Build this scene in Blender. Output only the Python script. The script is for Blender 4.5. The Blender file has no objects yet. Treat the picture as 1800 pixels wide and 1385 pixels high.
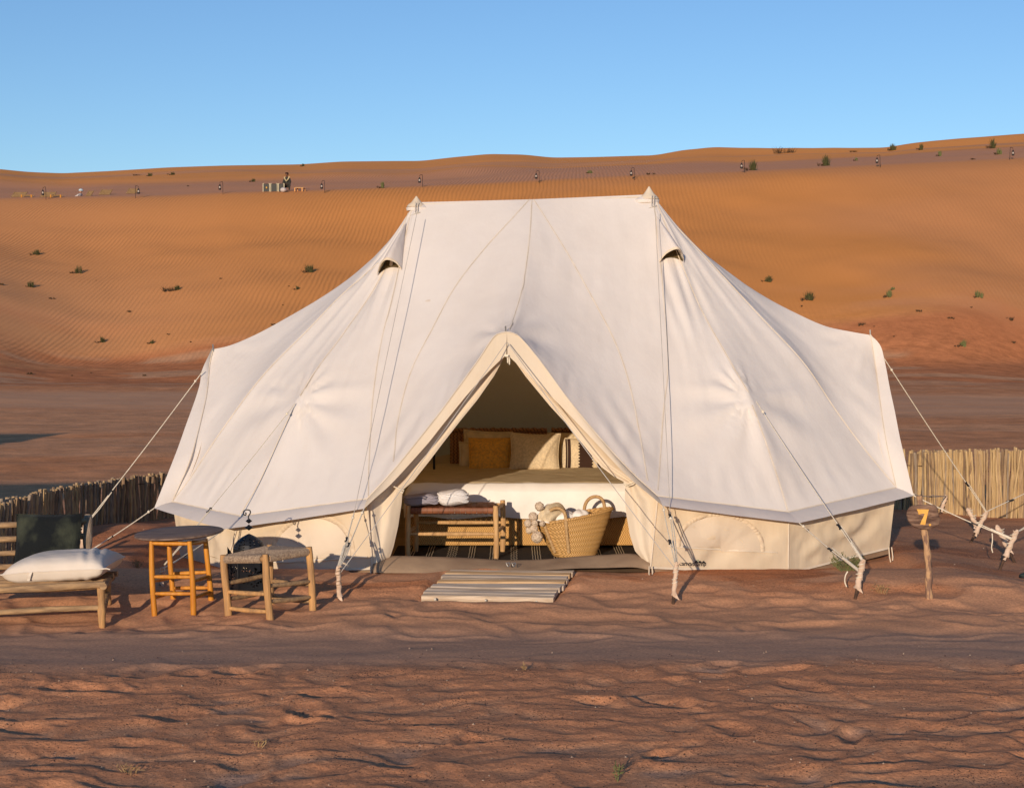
import bpy, math, random
import numpy as np
from mathutils import Vector, Matrix
from mathutils.bvhtree import BVHTree
random.seed(7)
rng = np.random.default_rng(11)
S = bpy.context.scene
COL = S.collection

# ------------------------------------------------------------------ camera, sky, sun, exposure
F = 2700.0; CX = 900.0; CY = 692.5; HOR = 594.0; CAMH = 1.8
PITCH = math.atan((CY - HOR) / F)
cam = bpy.data.cameras.new('camera'); cam_o = bpy.data.objects.new('camera', cam); COL.objects.link(cam_o)
cam.sensor_width = 36.0; cam.lens = 36.0 * F / 1800.0; cam.clip_start = 0.1; cam.clip_end = 20000
cam_o.location = (0, 0, CAMH); cam_o.rotation_euler = (math.pi / 2 - PITCH, 0, 0)
S.camera = cam_o
SUN_EL = math.radians(11.0)
SHX, SHY = 0.28, 1.0                     # ground direction the shadows fall in
hl = math.hypot(SHX, SHY); ld = Vector((SHX / hl * math.cos(SUN_EL), SHY / hl * math.cos(SUN_EL), -math.sin(SUN_EL)))
w = bpy.data.worlds.new('World'); S.world = w; w.use_nodes = True
nt = w.node_tree; bg = nt.nodes['Background']
sky = nt.nodes.new('ShaderNodeTexSky'); sky.sky_type = 'NISHITA'; sky.sun_disc = False
sky.sun_elevation = SUN_EL
tosun = -ld
sky.sun_rotation = math.atan2(tosun.x, tosun.y)
sky.air_density = 1.0; sky.dust_density = 0.0; sky.ozone_density = 3.0; sky.altitude = 200
hsv = nt.nodes.new('ShaderNodeHueSaturation')
hsv.inputs['Saturation'].default_value = 1.0
tint = nt.nodes.new('ShaderNodeMixRGB'); tint.blend_type = 'MULTIPLY'; tint.inputs[0].default_value = 1.0; tint.inputs[2].default_value = (0.69, 0.76, 0.87, 1)
nt.links.new(sky.outputs[0], hsv.inputs['Color']); nt.links.new(hsv.outputs[0], tint.inputs[1]); nt.links.new(tint.outputs[0], bg.inputs[0])
bg.inputs[1].default_value = 0.15
sl = bpy.data.lights.new('sun', 'SUN'); sl.energy = 3.9; sl.angle = math.radians(0.5); sl.color = (1.0, 0.80, 0.60)
so = bpy.data.objects.new('sun', sl); COL.objects.link(so); so.rotation_euler = ld.to_track_quat('-Z', 'Y').to_euler(); so.location = (-20, -60, 15)
S.view_settings.view_transform = 'Standard'; S.view_settings.look = 'None'; S.view_settings.gamma = 1.0
S.view_settings.exposure = 0.13; S.view_settings.use_curve_mapping = False

# ------------------------------------------------------------------ picture <-> place
def ray(px, py):
    up = CY - py
    return Vector((px - CX, F * math.cos(PITCH) + up * math.sin(PITCH), -F * math.sin(PITCH) + up * math.cos(PITCH)))
def at(px, py, Y):
    d = ray(px, py); t = Y / d.y
    return Vector((d.x * t, Y, CAMH + d.z * t))
def onplan(P0, P1, px, py):
    d = ray(px, py); r = d.x / d.y
    s = (r * P0[1] - P0[0]) / ((P1[0] - P0[0]) - r * (P1[1] - P0[1]))
    Y = P0[1] + s * (P1[1] - P0[1])
    return at(px, py, Y)

# ------------------------------------------------------------------ noise
def _h(ix, iy, seed):
    n = (ix.astype(np.int64) * 374761393 + iy.astype(np.int64) * 668265263 + seed * 1442695041) & 0xFFFFFFFF
    n = ((n ^ (n >> 13)) * 1274126177) & 0xFFFFFFFF
    return ((n ^ (n >> 16)) & 0xFFFF) / 65535.0
def vnoise(x, y, seed=0):
    x = np.asarray(x, float); y = np.asarray(y, float)
    ix = np.floor(x); iy = np.floor(y); fx = x - ix; fy = y - iy
    fx = fx * fx * fx * (fx * (fx * 6 - 15) + 10); fy = fy * fy * fy * (fy * (fy * 6 - 15) + 10)
    a = _h(ix, iy, seed); b = _h(ix + 1, iy, seed); c = _h(ix, iy + 1, seed); d = _h(ix + 1, iy + 1, seed)
    return (a + (b - a) * fx) * (1 - fy) + (c + (d - c) * fx) * fy
def fbm(x, y, o=4, seed=0, g=0.5):
    s = 0; a = 1; t = 0
    for i in range(o):
        s = s + a * vnoise(x, y, seed + i * 17); t += a; a *= g
        x, y = x * 1.93 + y * 0.35, y * 1.93 - x * 0.35
    return s / t
def sstep(a, b, x):
    t = np.clip((x - a) / (b - a), 0, 1); return t * t * (3 - 2 * t)

# ------------------------------------------------------------------ mesh builder and object helpers
class MB:
    def __init__(s): s.v = []; s.f = []
    def add(s, vs, fs):
        o = len(s.v); s.v.extend(tuple(v) for v in vs); s.f.extend(tuple(i + o for i in f) for f in fs); return s
    def grid(s, P, closed_u=False):
        nu = len(P); nv = len(P[0]); vs = [p for r in P for p in r]; fs = []
        for i in range(nu if closed_u else nu - 1):
            for j in range(nv - 1):
                a = i; b = (i + 1) % nu
                fs.append((a * nv + j, b * nv + j, b * nv + j + 1, a * nv + j + 1))
        return s.add(vs, fs)
    def tube(s, pts, r, n=8, cap=True):
        pts = [Vector(p) for p in pts]; m = len(pts)
        rr = r if isinstance(r, (list, tuple)) else [r] * m
        rings = []; ref = None
        for i, p in enumerate(pts):
            t = (pts[min(i + 1, m - 1)] - pts[max(i - 1, 0)])
            t = t.normalized() if t.length > 1e-9 else Vector((0, 0, 1))
            if ref is None:
                ref = t.orthogonal().normalized()
            ref = (ref - t * ref.dot(t)); ref = ref.normalized() if ref.length > 1e-6 else t.orthogonal().normalized()
            bn = t.cross(ref)
            rings.append([p + (ref * math.cos(2 * math.pi * k / n) + bn * math.sin(2 * math.pi * k / n)) * rr[i] for k in range(n)])
        vs = [v for r_ in rings for v in r_]; fs = []
        for i in range(m - 1):
            for k in range(n):
                k2 = (k + 1) % n
                fs.append((i * n + k, i * n + k2, (i + 1) * n + k2, (i + 1) * n + k))
        if cap:
            fs.append(tuple(range(n - 1, -1, -1))); fs.append(tuple((m - 1) * n + k for k in range(n)))
        return s.add(vs, fs)
    def box(s, c, size, R=None, bev=0.0):
        c = Vector(c); hx, hy, hz = size[0] / 2, size[1] / 2, size[2] / 2
        R = R or Matrix.Identity(3)
        if bev <= 0:
            vs = [c + R @ Vector((x * hx, y * hy, z * hz)) for x in (-1, 1) for y in (-1, 1) for z in (-1, 1)]
            return s.add(vs, [(0, 1, 3, 2), (4, 6, 7, 5), (0, 4, 5, 1), (2, 3, 7, 6), (0, 2, 6, 4), (1, 5, 7, 3)])
        b = bev; vs = []; idx = {}
        for x in (-1, 1):
            for y in (-1, 1):
                for z in (-1, 1):
                    for ax in range(3):
                        p = [x * (hx - b), y * (hy - b), z * (hz - b)]
                        p[ax] = (x * hx, y * hy, z * hz)[ax]
                        idx[(x, y, z, ax)] = len(vs); vs.append(c + R @ Vector(p))
        fs = []
        for ax in range(3):
            o = [a for a in range(3) if a != ax]
            for sg in (-1, 1):
                q = []
                for (u, v) in ((-1, -1), (1, -1), (1, 1), (-1, 1)):
                    k = [0, 0, 0]; k[ax] = sg; k[o[0]] = u; k[o[1]] = v; q.append(idx[(k[0], k[1], k[2], ax)])
                fs.append(tuple(q))
        for ax in range(3):
            o = [a for a in range(3) if a != ax]
            for u in (-1, 1):
                for v in (-1, 1):
                    k1 = [0, 0, 0]; k1[ax] = -1; k1[o[0]] = u; k1[o[1]] = v; k2 = list(k1); k2[ax] = 1
                    fs.append((idx[(*k1, o[0])], idx[(*k1, o[1])], idx[(*k2, o[1])], idx[(*k2, o[0])]))
        for x in (-1, 1):
            for y in (-1, 1):
                for z in (-1, 1): fs.append((idx[(x, y, z, 0)], idx[(x, y, z, 1)], idx[(x, y, z, 2)]))
        return s.add(vs, fs)
    def lathe(s, c, prof, n=16, sx=1, sy=1):
        c = Vector(c)
        P = [[c + Vector((r * math.cos(2 * math.pi * k / n) * sx, r * math.sin(2 * math.pi * k / n) * sy, z)) for (r, z) in prof] for k in range(n)]
        return s.grid(P, closed_u=True)
    def mesh(s, name, org=(0, 0, 0), smooth=True, angle=None):
        me = bpy.data.meshes.new(name); o = Vector(org)
        me.from_pydata([(v[0] - o.x, v[1] - o.y, v[2] - o.z) for v in s.v], [], s.f)
        me.validate()
        import bmesh
        if len(s.f) < 60000:
            bm = bmesh.new(); bm.from_mesh(me); bmesh.ops.recalc_face_normals(bm, faces=bm.faces); bm.to_mesh(me); bm.free()
        if smooth:
            me.polygons.foreach_set('use_smooth', [True] * len(me.polygons))
            if angle: me.set_sharp_from_angle(angle=math.radians(angle))
        return me
ROOT = {}
def tag(o, label=None, cat=None, group=None, kind=None):
    if label: o['label'] = label
    if cat: o['category'] = cat
    if group: o['group'] = group
    if kind: o['kind'] = kind
    return o
def thing(name, label, cat, loc, group=None):
    o = bpy.data.objects.new(name, None); COL.objects.link(o); o.location = loc; o.empty_display_size = 0.1
    ROOT[o.name] = Vector(loc); return tag(o, label, cat, group)
def part(name, mb, m, parent, label=None, kind=None, smooth=True, angle=40):
    org = ROOT[parent.name]
    me = mb.mesh(name, org, smooth, angle); me.materials.append(m)
    o = bpy.data.objects.new(name, me); COL.objects.link(o); o.parent = parent; ROOT[o.name] = org
    return tag(o, label, None, None, kind)
def single(name, mb, m, loc, label=None, cat=None, group=None, kind=None, smooth=True, angle=40):
    me = mb.mesh(name, loc, smooth, angle); me.materials.append(m)
    o = bpy.data.objects.new(name, me); COL.objects.link(o); o.location = loc; ROOT[o.name] = Vector(loc)
    return tag(o, label, cat, group, kind)

# ------------------------------------------------------------------ materials
def newmat(name):
    m = bpy.data.materials.new(name); m.use_nodes = True
    return m, m.node_tree, m.node_tree.nodes['Principled BSDF']
def N(t, typ, **kw):
    n = t.nodes.new(typ)
    for k, v in kw.items():
        if k in n.inputs.keys(): n.inputs[k].default_value = v
        else: setattr(n, k, v)
    return n
def mat(name, col, rough=0.8, col2=None, scale=6.0, stretch=(1, 1, 1), bump=0.0, bscale=60.0, metal=0.0, trans=0.0, tcol=None, contrast=(0.35, 0.65), sheen=0.0, detail=5):
    m, t, b = newmat(name)
    b.inputs['Roughness'].default_value = rough; b.inputs['Metallic'].default_value = metal
    b.inputs['Specular IOR Level'].default_value = 0.25 if metal == 0 else 0.5
    if sheen: b.inputs['Sheen Weight'].default_value = sheen
    tc = N(t, 'ShaderNodeTexCoord'); mp = N(t, 'ShaderNodeMapping'); mp.inputs['Scale'].default_value = stretch
    t.links.new(tc.outputs['Object'], mp.inputs[0])
    if col2 is None: col2 = tuple(c * 0.75 for c in col)
    nz = N(t, 'ShaderNodeTexNoise', Scale=scale, Detail=detail); t.links.new(mp.outputs[0], nz.inputs['Vector'])
    cr = N(t, 'ShaderNodeValToRGB'); cr.color_ramp.elements[0].position = contrast[0]; cr.color_ramp.elements[1].position = contrast[1]
    cr.color_ramp.elements[0].color = (*col2, 1); cr.color_ramp.elements[1].color = (*col, 1)
    t.links.new(nz.outputs[0], cr.inputs[0]); t.links.new(cr.outputs[0], b.inputs['Base Color'])
    if bump:
        nb = N(t, 'ShaderNodeTexNoise', Scale=bscale, Detail=4); t.links.new(mp.outputs[0], nb.inputs['Vector'])
        bp = N(t, 'ShaderNodeBump', Strength=1.0, Distance=bump); t.links.new(nb.outputs[0], bp.inputs['Height']); t.links.new(bp.outputs[0], b.inputs['Normal'])
    if trans:
        tr = N(t, 'ShaderNodeBsdfTranslucent'); tr.inputs[0].default_value = (*(tcol or col), 1)
        mx = N(t, 'ShaderNodeMixShader'); mx.inputs[0].default_value = trans
        out = t.nodes['Material Output']
        t.links.new(b.outputs[0], mx.inputs[1]); t.links.new(tr.outputs[0], mx.inputs[2]); t.links.new(mx.outputs[0], out.inputs[0])
    return m
def canvas_mat(name, col, col2, wr=0.004):
    """tent canvas: soft blotches of soiling, fine weave, large soft creases"""
    m, t, b = newmat(name); b.inputs['Roughness'].default_value = 0.85; b.inputs['Specular IOR Level'].default_value = 0.15
    tc = N(t, 'ShaderNodeTexCoord')
    nz = N(t, 'ShaderNodeTexNoise', Scale=1.7, Detail=6, Roughness=0.6); t.links.new(tc.outputs['Object'], nz.inputs['Vector'])
    cr = N(t, 'ShaderNodeValToRGB'); cr.color_ramp.elements[0].position = 0.30; cr.color_ramp.elements[1].position = 0.62
    cr.color_ramp.elements[0].color = (*col2, 1); cr.color_ramp.elements[1].color = (*col, 1)
    t.links.new(nz.outputs[0], cr.inputs[0])
    # a few brown drip marks
    n2 = N(t, 'ShaderNodeTexNoise', Scale=5.0, Detail=3, Roughness=0.5)
    mp = N(t, 'ShaderNodeMapping'); mp.inputs['Scale'].default_value = (1, 1, 1.7); t.links.new(tc.outputs['Object'], mp.inputs[0]); t.links.new(mp.outputs[0], n2.inputs['Vector'])
    c2 = N(t, 'ShaderNodeValToRGB'); c2.color_ramp.elements[0].position = 0.735; c2.color_ramp.elements[1].position = 0.78
    t.links.new(n2.outputs[0], c2.inputs[0])
    mx = N(t, 'ShaderNodeMixRGB'); mx.inputs[2].default_value = (col[0] * .80, col[1] * .68, col[2] * .52, 1)
    sc = N(t, 'ShaderNodeMath', operation='MULTIPLY'); sc.inputs[1].default_value = 0.55
    t.links.new(c2.outputs[0], sc.inputs[0]); t.links.new(sc.outputs[0], mx.inputs[0]); t.links.new(cr.outputs[0], mx.inputs[1]); t.links.new(mx.outputs[0], b.inputs['Base Color'])
    nb = N(t, 'ShaderNodeTexNoise', Scale=3.0, Detail=3); mp2 = N(t, 'ShaderNodeMapping'); mp2.inputs['Scale'].default_value = (1.6, 1.6, 0.45)
    t.links.new(tc.outputs['Object'], mp2.inputs[0]); t.links.new(mp2.outputs[0], nb.inputs['Vector'])
    nf = N(t, 'ShaderNodeTexNoise', Scale=260.0, Detail=2); t.links.new(tc.outputs['Object'], nf.inputs['Vector'])
    bp = N(t, 'ShaderNodeBump', Strength=1.0, Distance=wr * 4); t.links.new(nb.outputs[0], bp.inputs['Height'])
    bp2 = N(t, 'ShaderNodeBump', Strength=0.5, Distance=0.0008); t.links.new(nf.outputs[0], bp2.inputs['Height']); t.links.new(bp.outputs[0], bp2.inputs['Normal'])
    t.links.new(bp2.outputs[0], b.inputs['Normal'])
    tr = N(t, 'ShaderNodeBsdfTranslucent'); tr.inputs[0].default_value = (0.80, 0.46, 0.13, 1)
    ms = N(t, 'ShaderNodeMixShader'); ms.inputs[0].default_value = 0.17; out = t.nodes['Material Output']
    t.links.new(b.outputs[0], ms.inputs[1]); t.links.new(tr.outputs[0], ms.inputs[2]); t.links.new(ms.outputs[0], out.inputs[0])
    return m
def weave_mat(name, col, col2, sc=40, bump=0.004, chev=True):
    """plaited palm leaf: chevron strips"""
    m, t, b = newmat(name); b.inputs['Roughness'].default_value = 0.6
    tc = N(t, 'ShaderNodeTexCoord'); sx = N(t, 'ShaderNodeSeparateXYZ'); t.links.new(tc.outputs['Object'], sx.inputs[0])
    xy = N(t, 'ShaderNodeMath', operation='ADD'); t.links.new(sx.outputs[0], xy.inputs[0]); t.links.new(sx.outputs[1], xy.inputs[1])
    pp = N(t, 'ShaderNodeMath', operation='PINGPONG'); pp.inputs[1].default_value = 0.016; t.links.new(sx.outputs[2], pp.inputs[0])
    ad = N(t, 'ShaderNodeMath', operation='ADD'); t.links.new(xy.outputs[0], ad.inputs[0]); t.links.new(pp.outputs[0], ad.inputs[1])
    ml = N(t, 'ShaderNodeMath', operation='MULTIPLY'); ml.inputs[1].default_value = sc * 2 * math.pi; t.links.new(ad.outputs[0], ml.inputs[0])
    sn = N(t, 'ShaderNodeMath', operation='SINE'); t.links.new(ml.outputs[0], sn.inputs[0])
    mr = N(t, 'ShaderNodeMapRange'); mr.inputs[1].default_value = -1; mr.inputs[2].default_value = 0.0; t.links.new(sn.outputs[0], mr.inputs[0])
    nz = N(t, 'ShaderNodeTexNoise', Scale=35, Detail=4); t.links.new(tc.outputs['Object'], nz.inputs['Vector'])
    mu = N(t, 'ShaderNodeMath', operation='MULTIPLY'); t.links.new(mr.outputs[0], mu.inputs[0]); 
    ma = N(t, 'ShaderNodeMath', operation='MULTIPLY_ADD'); ma.inputs[1].default_value = 1.2; ma.inputs[2].default_value = 0.3; t.links.new(nz.outputs[0], ma.inputs[0]); t.links.new(ma.outputs[0], mu.inputs[1])
    cr = N(t, 'ShaderNodeValToRGB'); cr.color_ramp.elements[0].color = (*col2, 1); cr.color_ramp.elements[1].color = (*col, 1); cr.color_ramp.elements[0].position = .0; cr.color_ramp.elements[1].position = .75
    t.links.new(mu.outputs[0], cr.inputs[0]); t.links.new(cr.outputs[0], b.inputs['Base Color'])
    bp = N(t, 'ShaderNodeBump', Strength=1.0, Distance=bump); t.links.new(mr.outputs[0], bp.inputs['Height']); t.links.new(bp.outputs[0], b.inputs['Normal'])
    return m
def sand_mat():
    m, t, b = newmat('sand'); b.inputs['Roughness'].default_value = 0.95; b.inputs['Specular IOR Level'].default_value = 0.05
    at_ = N(t, 'ShaderNodeAttribute'); at_.attribute_name = 'sandcol'
    a2 = N(t, 'ShaderNodeAttribute'); a2.attribute_name = 'zone'          # r: far ripples  g: grit  b: streaks
    sp = N(t, 'ShaderNodeSeparateXYZ'); t.links.new(a2.outputs['Vector'], sp.inputs[0])
    g = N(t, 'ShaderNodeNewGeometry')
    # colour grain
    n1 = N(t, 'ShaderNodeTexNoise', Scale=55.0, Detail=5, Roughness=0.7); t.links.new(g.outputs['Position'], n1.inputs['Vector'])
    r1 = N(t, 'ShaderNodeMapRange'); r1.inputs[1].default_value = .3; r1.inputs[2].default_value = .7; r1.inputs[3].default_value = .74; r1.inputs[4].default_value = 1.26; t.links.new(n1.outputs[0], r1.inputs[0])
    mu = N(t, 'ShaderNodeVectorMath', operation='MULTIPLY'); t.links.new(at_.outputs['Color'], mu.inputs[0]); t.links.new(r1.outputs[0], mu.inputs[1])
    # dark coarse grains
    vo = N(t, 'ShaderNodeTexNoise', Scale=95.0, Detail=1, Roughness=0.5); t.links.new(g.outputs['Position'], vo.inputs['Vector'])
    big = N(t, 'ShaderNodeTexNoise', Scale=3.0, Detail=3); t.links.new(g.outputs['Position'], big.inputs['Vector'])
    sm = N(t, 'ShaderNodeMath', operation='MULTIPLY_ADD'); sm.inputs[1].default_value = 0.35; t.links.new(big.outputs[0], sm.inputs[0]); t.links.new(vo.outputs[0], sm.inputs[2])
    r2 = N(t, 'ShaderNodeMapRange'); r2.inputs[1].default_value = .83; r2.inputs[2].default_value = .90; t.links.new(sm.outputs[0], r2.inputs[0])
    gm = N(t, 'ShaderNodeMath', operation='MULTIPLY'); t.links.new(r2.outputs[0], gm.inputs[0]); t.links.new(sp.outputs[1], gm.inputs[1])
    mx = N(t, 'ShaderNodeMixRGB'); mx.inputs[2].default_value = (0.075, 0.045, 0.035, 1); t.links.new(gm.outputs[0], mx.inputs[0]); t.links.new(mu.outputs[0], mx.inputs[1])
    # pale grains
    vp = N(t, 'ShaderNodeTexNoise', Scale=70.0, Detail=0); mo = N(t, 'ShaderNodeMapping'); mo.inputs['Location'].default_value = (31, 7, 3); t.links.new(g.outputs['Position'], mo.inputs[0]); t.links.new(mo.outputs[0], vp.inputs['Vector'])
    r3 = N(t, 'ShaderNodeMapRange'); r3.inputs[1].default_value = .80; r3.inputs[2].default_value = .84; t.links.new(vp.outputs[0], r3.inputs[0])
    g3 = N(t, 'ShaderNodeMath', operation='MULTIPLY'); t.links.new(r3.outputs[0], g3.inputs[0]); t.links.new(sp.outputs[1], g3.inputs[1])
    mx2 = N(t, 'ShaderNodeMixRGB'); mx2.inputs[2].default_value = (0.55, 0.36, 0.25, 1); t.links.new(g3.outputs[0], mx2.inputs[0]); t.links.new(mx.outputs[0], mx2.inputs[1])
    # patchy streaks on the plain
    ms = N(t, 'ShaderNodeMapping'); ms.inputs['Scale'].default_value = (0.8, 1.1, 1); t.links.new(g.outputs['Position'], ms.inputs[0])
    ns = N(t, 'ShaderNodeTexNoise', Scale=1.6, Detail=8, Roughness=0.72); t.links.new(ms.outputs[0], ns.inputs['Vector'])
    r4 = N(t, 'ShaderNodeMapRange'); r4.inputs[1].default_value = .35; r4.inputs[2].default_value = .65; r4.inputs[3].default_value = .74; r4.inputs[4].default_value = 1.24; t.links.new(ns.outputs[0], r4.inputs[0])
    m4 = N(t, 'ShaderNodeMix', data_type='FLOAT'); m4.inputs[2].default_value = 1.0; t.links.new(sp.outputs[2], m4.inputs[0]); t.links.new(r4.outputs[0], m4.inputs[3])
    mu2 = N(t, 'ShaderNodeVectorMath', operation='MULTIPLY'); t.links.new(mx2.outputs[0], mu2.inputs[0]); t.links.new(m4.outputs[0], mu2.inputs[1])
    t.links.new(mu2.outputs[0], b.inputs['Base Color'])
    # relief: far wind ripples, crests running up the slope
    wv = N(t, 'ShaderNodeTexWave', wave_type='BANDS', bands_direction='X', wave_profile='SIN'); wv.inputs['Scale'].default_value = 1.25; wv.inputs['Distortion'].default_value = 5.0
    wv.inputs['Detail'].default_value = 2.5; wv.inputs['Detail Scale'].default_value = 0.42; wv.inputs['Detail Roughness'].default_value = 0.6
    mw = N(t, 'ShaderNodeMapping'); mw.inputs['Scale'].default_value = (1, 0.42, 0.0); mw.inputs['Rotation'].default_value = (0, 0, 0.1); t.links.new(g.outputs['Position'], mw.inputs[0]); t.links.new(mw.outputs[0], wv.inputs['Vector'])
    wa = N(t, 'ShaderNodeMath', operation='MULTIPLY'); t.links.new(wv.outputs['Fac'], wa.inputs[0]); t.links.new(sp.outputs[0], wa.inputs[1])
    bp = N(t, 'ShaderNodeBump', Strength=1.0, Distance=0.020); t.links.new(wa.outputs[0], bp.inputs['Height'])
    nb = N(t, 'ShaderNodeTexNoise', Scale=24.0, Detail=7, Roughness=0.72); t.links.new(g.outputs['Position'], nb.inputs['Vector'])
    gb = N(t, 'ShaderNodeMath', operation='MULTIPLY'); t.links.new(nb.outputs[0], gb.inputs[0]); t.links.new(sp.outputs[1], gb.inputs[1])
    bp2 = N(t, 'ShaderNodeBump', Strength=1.0, Distance=0.014); t.links.new(gb.outputs[0], bp2.inputs['Height']); t.links.new(bp.outputs[0], bp2.inputs['Normal'])
    np_ = N(t, 'ShaderNodeTexNoise', Scale=2.6, Detail=8, Roughness=0.7); mpp = N(t, 'ShaderNodeMapping'); mpp.inputs['Scale'].default_value = (1.0, 1.2, 1); t.links.new(g.outputs['Position'], mpp.inputs[0]); t.links.new(mpp.outputs[0], np_.inputs['Vector'])
    pb = N(t, 'ShaderNodeMath', operation='MULTIPLY'); t.links.new(np_.outputs[0], pb.inputs[0]); t.links.new(sp.outputs[2], pb.inputs[1])
    bp3 = N(t, 'ShaderNodeBump', Strength=1.0, Distance=0.022); t.links.new(pb.outputs[0], bp3.inputs['Height']); t.links.new(bp2.outputs[0], bp3.inputs['Normal'])
    t.links.new(bp3.outputs[0], b.inputs['Normal'])
    return m
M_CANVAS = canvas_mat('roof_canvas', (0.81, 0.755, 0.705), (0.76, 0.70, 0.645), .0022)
M_WALL = canvas_mat('wall_canvas', (0.76, 0.64, 0.48), (0.68, 0.56, 0.40))  # cream canvas, with the yellow bounce off the sand put into its colour
M_CURT = canvas_mat('curtain_canvas', (0.77, 0.67, 0.53), (0.72, 0.61, 0.46))
M_HEM = canvas_mat('hem_canvas', (0.76, 0.71, 0.66), (0.70, 0.65, 0.60), 0.002)
M_SEAM = mat('seam_tape', (0.66, 0.57, 0.46), 0.9, (0.56, 0.47, 0.36), 9)
M_SHEET = mat('groundsheet', (0.36, 0.25, 0.16), 0.7, (0.27, 0.18, 0.115), 4, bump=0.01, bscale=6)
M_ROPE = mat('rope', (0.78, 0.70, 0.56), 0.9, (0.6, 0.52, 0.4), 80)
M_ROPEG = mat('thin_cord', (0.55, 0.50, 0.44), 0.9)
M_BLACK = mat('black_plastic', (0.02, 0.02, 0.022), 0.45)
M_STEEL = mat('steel', (0.45, 0.44, 0.42), 0.35, metal=0.9)
M_RUST = mat('rusty_rod', (0.10, 0.055, 0.035), 0.8, (0.05, 0.03, 0.02), 40)
M_RAG = mat('rag', (0.66, 0.50, 0.38), 0.95, (0.50, 0.36, 0.26), 18, bump=0.004, bscale=30)
M_MESHW = mat('window_canvas', (0.68, 0.58, 0.46), 0.9, (0.62, 0.52, 0.40), 3, bump=0.006, bscale=8)
M_SAND = sand_mat()
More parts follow.
